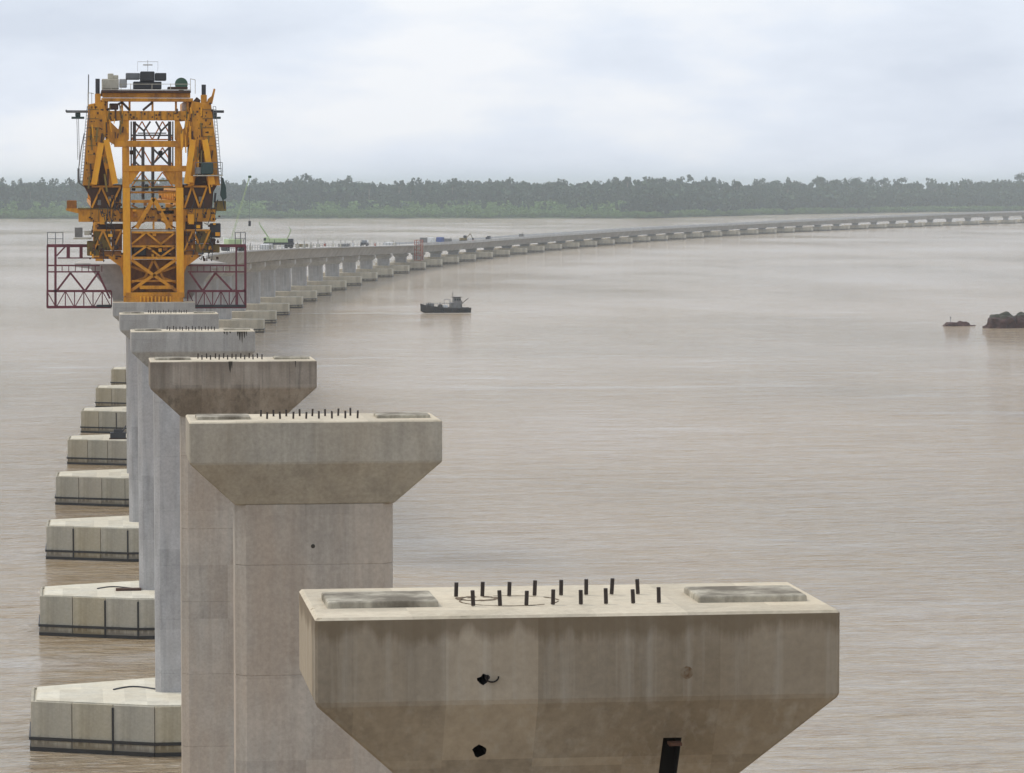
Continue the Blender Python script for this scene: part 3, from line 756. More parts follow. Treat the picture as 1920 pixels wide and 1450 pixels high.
for (xa, ya, xb, yb) in ((172, 350, 226, 390), (346, 350, 388, 390), (176, 432, 228, 470), (346, 432, 394, 470), (247, 436, 329, 458), (247, 462, 329, 482)):
    n = 3
    for k in range(n):
        x = xa+(xb-xa)*k/n; w_ = (xb-xa)/n; gbar(yl, x, ya if k % 2 else yb, x+w_, yb if k % 2 else ya, .16, GS+.42)
    gbar(yl, xa, ya, xb, ya, .16, GS+.42)
gput(yl, 'face_lattice', 'yellow')['kind'] = 'stuff'
gput(gb(MB(), 297, 283, 305, 291, GS+5.2, .3), 'lattice_node', 'black', bevel=.03)
gput(gb(MB(), 243, 282, 250, 290, GS+5.2, .3), 'lattice_node', 'rust', bevel=.03)
for x in (268, 286.5):
    gput(MB().tube(g(x, 276, GS+3), g(x, 374, GS+3), .14, .14, 8), 'lifting_rod', 'grey')
mb = MB(); p0 = g(268, 340, GS+3); 
for a_, b_, c_, d_ in ((240, 349, 247, 358), (264, 346, 272, 358), (276, 350, 300, 358)): gb(mb, a_+7, b_, c_+7, d_, GS+1.5, 1.0)
gput(mb, 'strand_jacks', 'black', bevel=.05)
gput(gbar(MB(), 245, 361, 329, 361, .16, GS+1.2), 'tie_bar', 'yellow')
gput(gbar(MB(), 245, 352, 329, 352, .1, GS+.4), 'tie_bar', 'olive')

# things on top
cab = gput(gb(MB(), 191, 148, 223, 167, GS+1, 3.4), 'control_cabin', 'beige', bevel=.05)
mb = MB(); gb(mb, 202, 138, 213, 148, GS+1.4, 1.2); gb(mb, 213, 141, 222, 148, GS+1.4, 1.2); gput(mb, 'cabin_air_unit', 'beige', bevel=.04)
gput(gb(MB(), 224, 148, 238, 164, GS+2.5, 1.4), 'white_cabinet', 'white', bevel=.04)
gput(gb(MB(), 263, 134, 290, 153, GS+1, 2.4), 'generator', 'black', bevel=.06)
gput(gb(MB(), 236, 137, 262, 149, GS+1.4, 1.8), 'generator_radiator', 'grey', bevel=.04)
gput(gb(MB(), 291, 137, 312, 151, GS+1.4, 1.8), 'generator_tank', 'black', bevel=.04)
mb = MB(); gb(mb, 250, 153, 303, 167, GS+1.2, 2.2); gput(mb, 'generator_frame', 'black', bevel=.04)
mb = MB(); a, b = g(340, 158, GS+1), g(340, 158, GS+3.4); mb.tube(a, b, .56, .56, 16); gput(mb, 'winch_drum', 'green', smooth=False)
gput(gb(MB(), 315, 163, 352, 167, GS+.9, 2.6), 'winch_base', 'rust')
am = MB(); gbar(am, 277, 134, 277, 113, .05, GS+2); gbar(am, 258, 116, 296, 116, .04, GS+2); gbar(am, 268, 122, 286, 122, .12, GS+2); gbar(am, 258, 116, 258, 134, .03, GS+2); gbar(am, 296, 116, 296, 134, .03, GS+2)
gput(am, 'antenna_frame', 'white')
for x, y0, y1 in ((183, 148, 178), (382, 159, 180)):
    gput(MB().tube(g(x, y1, GS+.5), g(x, y0, GS+.5), .19, .19, 10), 'jack_cylinder', 'black')
    gput(gb(MB(), x-5, y1-2, x+6, 200, GS+.1, .9), 'jack_seat', 'yellow', bevel=.03)
pr = MB(); gp(pr, [(387, 196), (398, 195), (404, 168), (401, 166), (397, 180), (390, 186)], GS+.2, .7); gput(pr, 'horn_plate', 'yellow')
gput(gp(MB(), [(360, 206), (372, 208), (376, 188), (369, 182), (362, 190)], GS+.1, .7), 'horn_bracket', 'rust')
# little side platforms with hoists
for sx in (-1, 1):
    x0, x1 = (124, 168) if sx < 0 else (394, 420)
    gput(gb(MB(), x0, 207, x1, 211.5, GS+1, 1.2), 'side_platform', 'grey' if sx < 0 else 'black')
    xm = 146 if sx < 0 else 402
    gput(gb(MB(), xm-5, 211.6, xm+5, 219, GS+1.2, .7), 'hoist', 'teal', bevel=.05)
    gput(gb(MB(), xm-12 if sx < 0 else xm-8, 219, xm+12, 223, GS+1.1, .9), 'hoist_tray', 'teal')
    if sx < 0:
        gput(gbar(MB(), 124, 210, 124, 206, .1, GS+1), 'platform_stop', 'black')
cb_ = MB()
for x in (144, 147): cb_.tube(g(x, 223, GS+1.5), g(x+2, 300, GS+1.5), .025, .025, 5)
for a_, b_ in (((166, 140), (165, 205)), ((158, 250), (152, 280)), ((152, 280), (147, 320)), ((147, 320), (148, 343)), ((148, 343), (160, 352))): cb_.tube(g(*a_, GS+.8), g(*b_, GS+.8), .05, .05, 5)
gput(cb_, 'hanging_cables', 'grey')
gput(gb(MB(), 145, 316, 149.5, 342, GS+.6, .4), 'cable_guide', 'grey')
# machinery on the right shoulder
gput(gb(MB(), 377, 305, 400, 327, GS-.6, 1.0), 'power_pack', 'teal', bevel=.1)
gput(gb(MB(), 367, 314, 377, 327, GS-.5, .8), 'power_pack_cabinet', 'boat_grey', bevel=.05)
gput(gb(MB(), 352, 330, 363, 343, GS-.4, .7), 'valve_block', 'yellow2', bevel=.05)
gput(gb(MB(), 362, 328.5, 418, 330.5, GS-.6, 1.2), 'side_walkway', 'beige')
mb = MB()
for x in (366, 380, 394, 408, 417): gbar(mb, x, 330, x, 305, .05, GS-.5)
gbar(mb, 366, 305, 417, 305, .05, GS-.5); gbar(mb, 366, 317, 417, 317, .04, GS-.5); gput(mb, 'walkway_railing', 'grey')
mb = MB(); p = [(414, 332), (419, 334), (424, 352), (425, 372), (418, 376), (413, 366), (415, 350)]; gp(mb, p, GS+.4, .5); gput(mb, 'hanging_hook_block', 'teal', bevel=.04)
mb = MB(); gbar(mb, 418, 375, 421, 392, .1, GS+.6); gbar(mb, 404, 362, 402, 380, .18, GS+.6); gput(mb, 'hook_rope', 'black')
# railings on top
mb = MB()
for x in (192, 209, 227, 245, 285, 320, 357): gbar(mb, x, 169, x, 148 if x in (357,) else 157, .05, GS-.3)
gbar(mb, 192, 158, 357, 158, .045, GS-.3); gbar(mb, 357, 148, 366, 150, .05, GS-.3); gbar(mb, 366, 150, 366, 176, .05, GS-.3)
gbar(mb, 165, 174, 165, 200, .07, GS+.2); gbar(mb, 165, 174, 176, 176, .05, GS+.2); gbar(mb, 172, 174, 172, 198, .05, GS+.2)
gput(mb, 'top_railing', 'beige')
# shoulders under the cross beam: olive boxes, dark hydraulics, hoses
for x0, y0, x1, y1, m_, dp in ((176, 432, 208, 470, 'olive', 1.2), (368, 431, 394, 456, 'olive', 1.2), (209, 430, 229, 470, 'dirty_yellow', 1.5), (346, 430, 366, 470, 'dirty_yellow', 1.5),
                               (182, 420, 232, 431, 'rust', 1.6), (348, 416, 380, 430, 'rust', 1.4), (394, 419, 414, 446, 'black', 1.0), (163, 452, 186, 480, 'olive', .9),
                               (366, 458, 412, 474, 'olive', 1.2), (186, 471, 228, 486, 'dirty_yellow', 1.4), (346, 471, 372, 480, 'dirty_yellow', 1.2), (394, 447, 404, 462, 'rust', 1.0)):
    gput(gb(MB(), x0, y0, x1, y1, GS+.9, dp), 'hydraulic_housing', m_, bevel=.06)
gput(gb(MB(), 140, 427, 155, 445, GS+.8, .9), 'switch_cabinet', 'boat_grey', bevel=.04)
gput(gb(MB(), 158, 433, 171, 441, GS+.8, .7), 'tool_box', 'beige', bevel=.04)
gput(gb(MB(), 138, 446, 172, 449, GS+.7, 1.4), 'side_ledge', 'beige')
mb = MB(); r5 = random.Random(5)
for k in range(90):
    x = r5.choice([r5.uniform(165, 232), r5.uniform(344, 412), r5.uniform(246, 330)]); y = r5.uniform(396, 486) if x < 235 or x > 340 else r5.uniform(366, 430)
    w_, h_ = r5.uniform(1.5, 5), r5.uniform(1.5, 6); gb(mb, x, y, x+w_, y+h_, GS+r5.uniform(.2, .8), .3)
gput(mb, 'fittings', 'rust')['kind'] = 'stuff'
mb = MB()
for k in range(46):
    x = r5.choice([r5.uniform(165, 228), r5.uniform(346, 410)]); y = r5.uniform(360, 470); x1 = x+r5.uniform(-14, 14); y1 = y+r5.uniform(8, 26)
    mb.tube(g(x, y, GS+.3), g((x+x1)/2, max(y, y1)+3, GS+.2), .035, .035, 5).tube(g((x+x1)/2, max(y, y1)+3, GS+.2), g(x1, y1, GS+.3), .035, .035, 5)
gput(mb, 'hoses', 'black')['kind'] = 'stuff'
for mt in ('rust', 'dirty_yellow', 'yellow2'):
    mb = MB()
    for k in range(26):
        x, y = r5.choice([(r5.uniform(247, 322), r5.uniform(378, 424)), (r5.uniform(247, 322), r5.uniform(434, 480)), (r5.uniform(160, 224), r5.uniform(416, 480)), (r5.uniform(346, 404), r5.uniform(416, 470)), (r5.uniform(196, 226), r5.uniform(352, 388))])
        gb(mb, x, y, x+r5.uniform(2, 9), y+r5.uniform(2, 7), GS+r5.uniform(.3, .8), .4)
    gput(mb, 'machinery_clutter', mt)['kind'] = 'stuff'
mb = MB()
for k in range(120):
    x, y = r5.choice([(r5.uniform(163, 200), r5.uniform(190, 260)), (r5.uniform(362, 398), r5.uniform(190, 260)), (r5.uniform(160, 210), r5.uniform(205, 340)), (r5.uniform(350, 405), r5.uniform(205, 300)), (r5.uniform(150, 400), r5.uniform(394, 413)), (r5.uniform(200, 360), r5.uniform(209, 224))])
    gb(mb, x, y, x+r5.uniform(1, 4), y+r5.uniform(1, 5), GS-.02 if y < 350 else GS+.7, .1)
gput(mb, 'brackets', 'rust')['kind'] = 'stuff'
for mt in ('yellow2', 'rust', 'olive'):
    mb = MB()
    for k in range(22):
        x, y = r5.choice([(r5.uniform(160, 205), r5.uniform(200, 335)), (r5.uniform(352, 402), r5.uniform(200, 335)), (r5.uniform(205, 240), r5.uniform(196, 260)), (r5.uniform(330, 360), r5.uniform(196, 260))])
        L_ = r5.uniform(8, 34); d_ = r5.uniform(-.18, .18); mb.bar(g(x, y, GS-.1), g(x+d_*L_, y+L_, GS-.1), r5.uniform(.06, .16))
    gput(mb, 'conduits', mt)['kind'] = 'stuff'
# handrails and ladders up the legs
for xa, xb in ((166, 152), (402, 414)):
    mb = MB()
    for k in range(26):
        f = k/25; gbar(mb, xa+(xb-xa)*f-2.5, 200+145*f, xa+(xb-xa)*f+2.5, 200+145*f, .04, GS-.25)
    gbar(mb, xa-2.5, 200, xb-2.5, 345, .05, GS-.25); gbar(mb, xa+2.5, 200, xb+2.5, 345, .05, GS-.25); gput(mb, 'ladder', 'grey')
mb = MB()
for x in range(170, 400, 14):
    if 232 < x < 340: continue
    gb(mb, x, 392.5, x+1, 415.5, GS+.68, .07)
for yy in range(205, 345, 17):
    gb(mb, 164, yy, 185, yy+1, GS-.06, .06); gb(mb, 380, yy, 400, yy+1, GS-.06, .06)
for x in range(205, 360, 12): gb(mb, x, 209, x+1, 225, GS-.0, .05)
gput(mb, 'stiffeners', 'olive')['kind'] = 'stuff'
# rear supports that carry the girders on the deck
for s0 in (GS+50, GS+96):
    for X in (-4.2, 4.0):
        zz = deck_z(s0)
        gput(MB().box(X-.4, X+.4, s0, s0+.8, zz+.01, 29.9), 'rear_support', 'yellow')
# ladder between deck and girder
# ------------------------------------------------------------------ maroon hanging work platforms
def platform(name, label, x0, x1, ytop, side):
    o = tag(empty(name, tuple(g((x0+x1)/2, 577, GS+1.5))), label, 'work platform', 'maroon hanging work platforms'); O = Vector(o.location)
    def put(mb, nm, mat='maroon'):
        mb.v = [tuple(Vector(v)-O) for v in mb.v]; return mb.build(nm, M[mat], o)
    for s0 in (GS+1.5, GS+5.0):
        mb = MB(); w = .13
        for y, ww in ((461, .26), (498, .13), (510, .12), (546, .2), (576, .22)):
            xa = x0 if side < 0 else (x0+30 if y < 470 else x0); xb = (x1 if y > 520 else x1-22) if side < 0 else x1
            gbar(mb, xa, y, xb, y, ww, s0)
        put(mb, 'chord')
        mb = MB()
        tw = (x0+1, x0+16) if side < 0 else (x1-18, x1-1)
        for x in tw: gbar(mb, x, 461, x, 577, .16 if x == tw[0] else .2, s0)
        n = 7
        for k in range(n+1):
            x = x0+(x1-x0)*k/n; gbar(mb, x, 546, x, 576, .09, s0)
            if k < n: gbar(mb, x, 577 if k % 2 else 546, x+(x1-x0)/n, 546 if k % 2 else 577, .08, s0)
            xa, xb = (x0+16, x1-18) if side < 0 else (x0+6, x1-18)
            x = xa+(xb-xa)*k/n; gbar(mb, x, 498, x, 510, .07, s0)
        put(mb, 'upright')['kind'] = 'stuff'
        mb = MB(); xs = (x0+18, x0+44, x0+71, x0+96) if side < 0 else (x0+4, x0+28, x0+52, x0+84)
        ys = (546, 512, 546, 512) if side < 0 else (512, 546, 512, 546)
        for k in range(3): gbar(mb, xs[k], ys[k], xs[k+1], ys[k+1], .17, s0)
        if side < 0: gbar(mb, x0+96, 512, x0+118, 560, .17, s0); gbar(mb, x0+18, 480, x0+36, 461, .13, s0); gbar(mb, x0+40, 458, x0+40, 483, .3, s0); gbar(mb, x0+64, 458, x0+64, 483, .28, s0); gbar(mb, x0+20, 484, x0+110, 484, .1, s0)
        put(mb, 'brace')
        mb = MB()
        xr = (x0+1, x0+16, x0+30) if side < 0 else (x1-20, x1-10, x1-1)
        for x in xr: gbar(mb, x, 461, x, 436, .07, s0)
        gbar(mb, xr[0], 436, xr[-1], 436, .05, s0); gbar(mb, xr[0], 448, xr[-1], 448, .05, s0); put(mb, 'guard_rail', 'grey')
    mb = MB()
    for x in ((x0+1, x0+16, x1-8) if side < 0 else (x0+8, x1-18, x1-1)):
        for y in (461, 546, 576):
            if y == 461 and ((side < 0 and x == x1-8) or (side > 0 and x == x0+8)): continue
            p = g(x, y, GS+1.5); mb.bar(p, p+Vector((0, 3.5, 0)), .12)
    put(mb, 'cross_tie')
    a, b = g(x0+2, 577, GS+1.5), g(x1-2, 578, GS+1.5); put(MB().box(a.x, b.x, GS+1.5, GS+5, a.z-.08, a.z-.02), 'floor_grating', 'black')
    xa, xb = ((x1-28, x1+1) if side < 0 else (x0+14, x1-1)); put(gb(MB(), xa, 572, xb, 576, GS+1.3, .9), 'toe_board', 'black')
platform('work_platform', 'maroon lattice work platform hanging at the left of the orange gantry', 88, 209, 435, -1)
platform('work_platform', 'maroon lattice work platform hanging at the right of the orange gantry', 352, 461, 432, 1)
# ------------------------------------------------------------------ plant and materials on the deck
def on_deck(s, lat, name, label, cat, rz=0.0, group=None):
    _, _, a = axis(s); o = empty(name, at(s, lat, deck_z(s)+.01), -a+rz); return tag(o, label, cat, group)
# mobile crane with pale green body
o = on_deck(905, 2.5, 'mobile_crane', 'pale green mobile crane parked on the deck, its two short arms raised in a V', 'crane')
MB().box(-4.0, 4.0, -1.2, 1.2, .9, 1.5).build('chassis', M['black'], o, .05)
for x in (-3.2, -2.0, 2.0, 3.2):
    for y in (-1.2, 1.2): MB().tube((x, y-.2, .55), (x, y+.2, .55), .55, .55, 12).build('wheel', M['tyre'], o)
MB().rings([ring(5.0, 2.2, 1.5), ring(4.6, 2.0, 2.6)]).build('upper_body', M['pale_green'], o, .08)
cb2 = MB().box(-3.9, -2.5, -1.1, 1.1, 1.51, 2.9).build('cab', M['pale_green'], o, .08); MB().box(-3.93, -3.3, -1.13, 1.13, 2.0, 2.7).build('cab_window', M['glass'], cb2)
MB().box(2.4, 3.8, -1.0, 1.0, 1.51, 2.5).build('counterweight', M['black'], o, .05)
mb = MB().bar((-2.6, 0, 2.6), (-4.9, 0, 6.0), .35).bar((-4.9, 0, 6.0), (-5.2, 0, 6.9), .22); mb.build('boom', M['pale_green'], o)
MB().bar((2.2, 0, 2.4), (3.2, 0, 4.8), .25).bar((3.2, 0, 4.8), (2.6, 0, 5.6), .18).build('rear_arm', M['pale_green'], o)
# tall luffing crane behind the gantry
o = on_deck(700, 5.0, 'crawler_crane', 'slender pale crawler crane with its boom raised, behind the right side of the gantry', 'crane', .3)
for sx in (-1, 1): MB().box(sx*1.5-.35, sx*1.5+.35, -2.4, 2.4, 0, .9).build('track', M['tyre'], o, .15)
MB().box(-1.4, 1.4, -2.2, 1.8, .95, 2.4).build('body', M['pale_green'], o, .08)
MB().box(-1.3, -.3, 1.81, 2.9, .95, 2.6).build('cab', M['white'], o, .06)
mb = MB(); b0, b1 = Vector((0, 1.4, 1.8)), Vector((4.0, 1.6, 15.0))
dr = (b1-b0)/14
for q in (Vector((.22, 0, 0)), Vector((-.22, 0, 0)), Vector((0, .25, .1))): mb.bar(b0+q, b1+q*.4, .05)
for k in range(14):
    f = 1-k/14*.6; mb.bar(b0+dr*k+Vector((.22*f, 0, 0)), b0+dr*(k+1)-Vector((.22*f, 0, 0)), .05)
mb.build('lattice_boom', M['pale_green'], o); MB().box(3.75, 4.4, 1.4, 1.8, 14.8, 15.3).build('boom_head', M['green'], o, .1)
MB().tube(b1, b1-Vector((0.0, 0, 8.8)), .035, .035, 5).build('hoist_rope', M['grey'], o); MB().box(b1.x-.25, b1.x+.25, b1.y-.2, b1.y+.2, 5.0, 6.1).build('hook_block', M['black'], o, .08)
# lorry-size boxes
def container(s, lat, L, mat, label, h=2.5, rz=math.pi/2):
    o = on_deck(s, lat, 'site_container', label, 'container', rz)
    MB().box(-L/2, L/2, -1.2, 1.2, .12, h).build('shell', M[mat], o, .04)
    mb = MB()
    for k in range(int(L/.45)): mb.box(-L/2+.2+k*.45, -L/2+.42+k*.45, -1.24, 1.24, .3, h-.2)
    mb.build('corrugation', M[mat], o)
    for sx in (-1, 1): MB().box(sx*(L/2-.3)-.15, sx*(L/2-.3)+.15, -1.1, 1.1, 0, .12).build('skid', M['black'], o)
container(1395, 2.0, 6.0, 'blue', 'dark blue site container standing on the deck above the curve')
container(1376, 1.0, 6.0, 'white', 'white site container left of the dark blue one on the deck')
container(1362, 0.0, 4.0, 'boat_grey', 'small grey site container left of the white one on the deck')
container(1410, 3.0, 6.0, 'boat_grey', 'low grey site box just right of the dark blue container on the deck', 1.9)
# excavator
o = on_deck(1452, 3.5, 'excavator', 'small dark excavator right of the containers on the far deck', 'excavator', .4)
for sx in (-1, 1): MB().box(-1.7, 1.7, sx*1.0-.3, sx*1.0+.3, 0, .8).build('track', M['tyre'], o, .15)
MB().box(-1.6, 1.2, -1.1, 1.1, .85, 1.9).build('body', M['olive'], o, .08); MB().box(-.2, 1.1, -1.05, -.1, 1.91, 2.9).build('cab', M['black'], o, .06)
MB().bar((1.0, .4, 1.6), (3.0, .4, 3.6), .3).bar((3.0, .4, 3.6), (4.0, .4, 1.8), .22).build('arm', M['olive'], o); MB().box(3.7, 4.5, 0, .8, 1.1, 1.8).build('bucket', M['black'], o, .08)
# pickup trucks / small lorries
def truck(s, lat, mat, label, rz=math.pi/2, L=5.2):
    o = on_deck(s, lat, 'site_truck', label, 'truck', rz)
    MB().box(-L/2, L/2, -.9, .9, .45, 1.05).build('chassis', M['black'], o, .05)
    MB().rings([[(x, y, 1.06) for x, y in ((.3, -.88), (1.9, -.88), (1.9, .88), (.3, .88))], [(x, y, 1.95) for x, y in ((.6, -.78), (1.5, -.78), (1.5, .78), (.6, .78))]]).build('cab', M[mat], o, .05)
    MB().box(-L/2, .2, -.9, .9, 1.06, 1.5).build('load_bed', M[mat], o, .04)
    for x in (-L/2+.9, L/2-.9):
        for y in (-.9, .9): MB().tube((x, y-.12, .38), (x, y+.12, .38), .38, .38, 12).build('wheel', M['tyre'], o)
truck(1160, 3.5, 'grey', 'small grey truck on the deck left of the red scaffold')
truck(1210, -2.0, 'white', 'small white truck on the middle of the deck left of the red scaffold')
truck(640, 3.0, 'white', 'small white truck on the deck just right of the gantry')
truck(1520, 4.0, 'black', 'small dark truck on the far deck beyond the excavator')
# material stacks
def stack(s, lat, label, mat, w, d, h, n):
    o = on_deck(s, lat, 'material_stack', label, 'stack')
    for k in range(n): MB().box(-w/2+.1*(k % 2), w/2, -d/2, d/2-.1*(k % 2), h/n*k+.01, h/n*(k+1)-.04).build('plank_layer', M[mat], o)
stack(1095, 4.0, 'low grey stack of formwork on the deck between the pale green crane and the scaffold', 'boat_grey', 2.5, 12, .9, 3)
stack(1040, -3.5, 'low brown stack of formwork on the deck right of the pale green crane', 'olive', 3, 9, .9, 3)
stack(1280, -2.0, 'low white stack of panels on the deck behind the red scaffold', 'white', 3, 14, 1.0, 3)
stack(1325, 4.5, 'low dark stack of steel on the deck right of the red scaffold', 'rust', 2, 12, .8, 3)
stack(830, 4.8, 'white stack of panels at the deck edge left of the pale green crane', 'white', 2.2, 16, 1.2, 4)
for k, q in enumerate(range(760, 1480, 24)):
    lat = rnd.choice([-5.9, -4.5, 1, 5.6, 5.9]); q += rnd.uniform(-8, 8)
    o = on_deck(q, lat, 'barrier_block', 'small concrete barrier block standing on the deck beyond the gantry', 'barrier', math.pi/2+rnd.uniform(-.2, .2), 'barrier blocks along the deck')
    MB().prism([(-1.2, 0), (1.2, 0), (1.2, .9), (-1.2, .9)], -.2, .2).build('block', M[rnd.choice(['white', 'beige', 'orange_red'])], o, .05)
    MB().bar((0, 0, .9), (0, 0, rnd.uniform(1.3, 2.3)), .12).build('post', M['black'], o)
# generators just behind the gantry
def genset(s, lat, mat, label):
    o = on_deck(s, lat, 'generator_set', label, 'generator')
    MB().box(-1, 1, -1.6, 1.6, .15, 1.9).build('housing', M[mat], o, .06); MB().box(-.9, .9, -1.5, 1.5, 0, .14).build('skid', M['black'], o)
    MB().tube((.4, .8, 1.9), (.4, .8, 2.6), .09, .09, 8).build('exhaust', M['black'], o); MB().box(-1.03, -1.0, -1, .6, .5, 1.5).build('grille', M['black'], o)
genset(420, 4.5, 'teal', 'dark teal generator set on the deck right behind the gantry')
genset(520, 5.0, 'boat_grey', 'grey generator set behind the right work platform')
genset(590, 5.0, 'maroon', 'maroon generator set at the deck edge right of the gantry')
genset(1620, 3.0, 'boat_grey', 'grey generator set alone on the far deck')
# red scaffold hanging at the deck side
s_ = 1290; o = tag(empty('hanging_scaffold', at(s_, 7.6, deck_z(s_)), -axis(s_)[2]), 'orange red scaffold tower hanging on the side of the deck', 'scaffold')
for y in (-3, 3):
    for x in (-1.2, 1.2): MB().bar((x, y, -5.8), (x, y, 1.9), .22).build('standard', M['orange_red'], o)
for z in (-5.7, -3.8, -1.9, 0.0, 1.8):
    mb = MB().bar((-1.2, -3, z), (1.2, -3, z), .16).bar((-1.2, 3, z), (1.2, 3, z), .16).bar((-1.2, -3, z), (-1.2, 3, z), .16).bar((1.2, -3, z), (1.2, 3, z), .16)
    mb.build('ledger', M['orange_red'], o)
mb = MB()
for k in range(4):
    z = -5.7+1.9*k; mb.bar((1.2, -3, z), (1.2, 3, z+1.9), .12).bar((-1.2, -3, z), (1.2, -3, z+1.9), .12)
mb.build('brace', M['orange_red'], o); MB().box(-1.1, 1.1, -2.9, 2.9, -3.75, -3.65).build('boards', M['orange_red'], o)

# black equipment on the eighth pile cap
o = tag(empty('pump_unit', Vector((pier8.location.x-3.6, pier8.location.y-3.2, PC_TOP+.09))), 'small black pump on the left pile cap behind the tall columns', 'pump')
MB().box(-.9, .9, -.5, .5, .1, .75).build('frame', M['black'], o, .05); MB().tube((-.5, 0, .75), (.5, 0, .75), .38, .38, 12).build('motor', M['black'], o)
MB().tube((.5, 0, .8), (.9, .2, 1.5), .08, .08, 8).build('pipe', M['black'], o)
MB().box(-1.0, 1.0, -.6, .6, .0, .1).build('skid', M['rust'], o)

# hoses left lying on two pile caps
for pr, x0, y0, lab in ((pier4, -4.6, .4, 'thin dark hose lying on the bottom left pile cap'), (pier5, -5.2, .2, 'thin dark hose lying on the second pile cap from the bottom')):
    mb = MB(); P = []
    for k in range(15): P.append((x0+k*.30, y0+.9*math.sin(k*.45)+.04*k, .04))
    for k in range(14): mb.tube(P[k], P[k+1], .045, .045, 6)
    o = mb.build('hose', M['black'], None, loc=(pr.location.x, pr.location.y, PC_TOP+.095)); tag(o, lab, 'hose')
for pr, x_, lab in ((pier5, -3.0, 'dark timber balks at the column foot on the second pile cap from the bottom'),):
    o = tag(empty('timber_stack', (pr.location.x+x_, pr.location.y-.9, PC_TOP+.09)), lab, 'timber')
    for k in range(3): MB().box(-.9, .9, -.3+k*.22, -.12+k*.22, 0, .16).build('timber_balk', M['rust'], o, .02)

# ------------------------------------------------------------------ workboat
o = tag(empty('workboat', (85.1, 853, 0), R(5)), 'dark workboat with wheelhouse and mast crossing the brown river', 'boat')
L = 12.6
rings = []
secs = [(-6.3, .35, 2.0, 1.0), (-5.4, 1.1, 1.75, .6), (-3.5, 1.9, 1.35, 0), (0, 2.1, 1.05, 0), (3.5, 2.1, .95, 0), (5.6, 1.9, .95, 0), (6.3, 1.5, 1.0, .3)]
vs, fs = [], []
for x, hw, top, kz in secs:
    vs += [(x, -hw, top), (x, -hw*.85, .1+kz*.3), (x, -hw*.3, -.6+kz), (x, hw*.3, -.6+kz), (x, hw*.85, .1+kz*.3), (x, hw, top)]
for k in range(len(secs)-1):
    for i in range(6):
        j = (i+1) % 6; fs.append((k*6+i, k*6+j, (k+1)*6+j, (k+1)*6+i))
fs += [tuple(range(6)), tuple(range((len(secs)-1)*6+5, (len(secs)-1)*6-1, -1))]
MB().add(vs, fs).build('hull', M['hull'], o)
mb = MB()
for sy in (-1, 1):
    for k in range(len(secs)-1): mb.bar((secs[k][0], sy*secs[k][1], secs[k][2]+.12), (secs[k+1][0], sy*secs[k+1][1], secs[k+1][2]+.12), .12, .28)
mb.build('bulwark', M['hull'], o)
wh = MB().rings([ring(2.6, 2.6, 0), ring(2.4, 2.4, 1.5)]).build('deckhouse', M['boat_grey'], o, .05, loc=(2.6, 0, 1.0))
MB().rings([ring(1.9, 2.2, 0), ring(1.7, 2.0, 1.3)]).build('wheelhouse', M['boat_grey'], o, .05, loc=(2.9, 0, 2.5))
for x in (2.3, 2.9, 3.5): MB().box(x-.2, x+.2, -1.12, -1.05, 3.0, 3.5).build('window', M['glass'], o)
MB().box(1.6, 4.1, -1.3, 1.3, 3.81, 3.9).build('roof', M['hull'], o)
MB().tube((1.9, 0, 3.9), (1.9, 0, 5.2), .07, .05, 6).bar((1.6, 0, 4.7), (2.2, 0, 4.7), .06).build('mast', M['hull'], o)
MB().bar((1.2, -1, 1.0), (1.2, -1, 3.3), .1).bar((1.2, 1, 1), (1.2, 1, 3.3), .1).bar((1.2, 0, 3.3), (-.3, 0, 3.3), .1).bar((-.3, 0, 3.3), (-.3, 0, 1.1), .1).build('gallows_frame', M['grey'], o)
MB().box(-4.8, -3.0, -1, 1, 1.2, 2.3).build('hatch_box', M['boat_grey'], o, .05)
MB().tube((-1.3, -.8, 1.6), (-1.3, .8, 1.6), .5, .5, 12).build('winch_drum', M['hull'], o)
MB().box(-.6, .5, -.7, .7, 1.0, 1.9).build('engine_casing', M['white'], o, .05)
for x in (-4.5, -4.0, -1.6): MB().tube((x, -1.2, 1.2), (x, -1.2, 2.7), .06, .06, 6).build('bollard_post', M['hull'], o)
for x in (-3, -1, 1, 3, 5): 
    me_t = bpy.data.meshes.new('tyre_fender'); bm = bmesh.new()
    for u in range(12):
        for v in range(6):
            a, b = 2*math.pi*u/12, 2*math.pi*v/6; r = .34+.12*math.cos(b); bm.verts.new((r*math.cos(a), .12*math.sin(b), r*math.sin(a)))
    bm.verts.ensure_lookup_table()
    for u in range(12):
        for v in range(6): bm.faces.new([bm.verts[u*6+v], bm.verts[((u+1) % 12)*6+v], bm.verts[((u+1) % 12)*6+(v+1) % 6], bm.verts[u*6+(v+1) % 6]])
    bm.to_mesh(me_t); bm.free(); me_t.materials.append(M['tyre']); link('tyre_fender', me_t, None, o, (x, -2.15, .6))

def foam_material():
    m, nt, bs, nn, ln = nodes('wake_foam'); v = mapped(nt, (.25, 1.1, 1)); a = noise(nt, v, 1.0, 6, .7)
    bs.inputs['Base Color'].default_value = (.62, .59, .54, 1); bs.inputs['Roughness'].default_value = .8
    ln(ramp(nt, a, [(.38, 0.), (.52, .85)]), bs.inputs['Alpha']); return m
wk = MB(); rw = random.Random(2)
for (x0, x1, y0, w0) in ((-46, 5, -2.4, 2.6), (-2, 26, -4.5, 3.5), (5.5, 30, 0.5, 2.2), (-30, -6, 1.4, 1.8)):
    n = 16; up, lo = [], []
    for k in range(n+1):
        f = k/n; x = 85.1+x0+(x1-x0)*f; h = w0*math.sin(math.pi*min(max(f, .03), .97))*rw.uniform(.6, 1.1); y = 853+y0+rw.uniform(-.3, .3)
        up.append((x, y+h/2, .004)); lo.append((x, y-h/2, .004))
    for k in range(n): wk.add([lo[k], lo[k+1], up[k+1], up[k]], [(0, 1, 2, 3)])
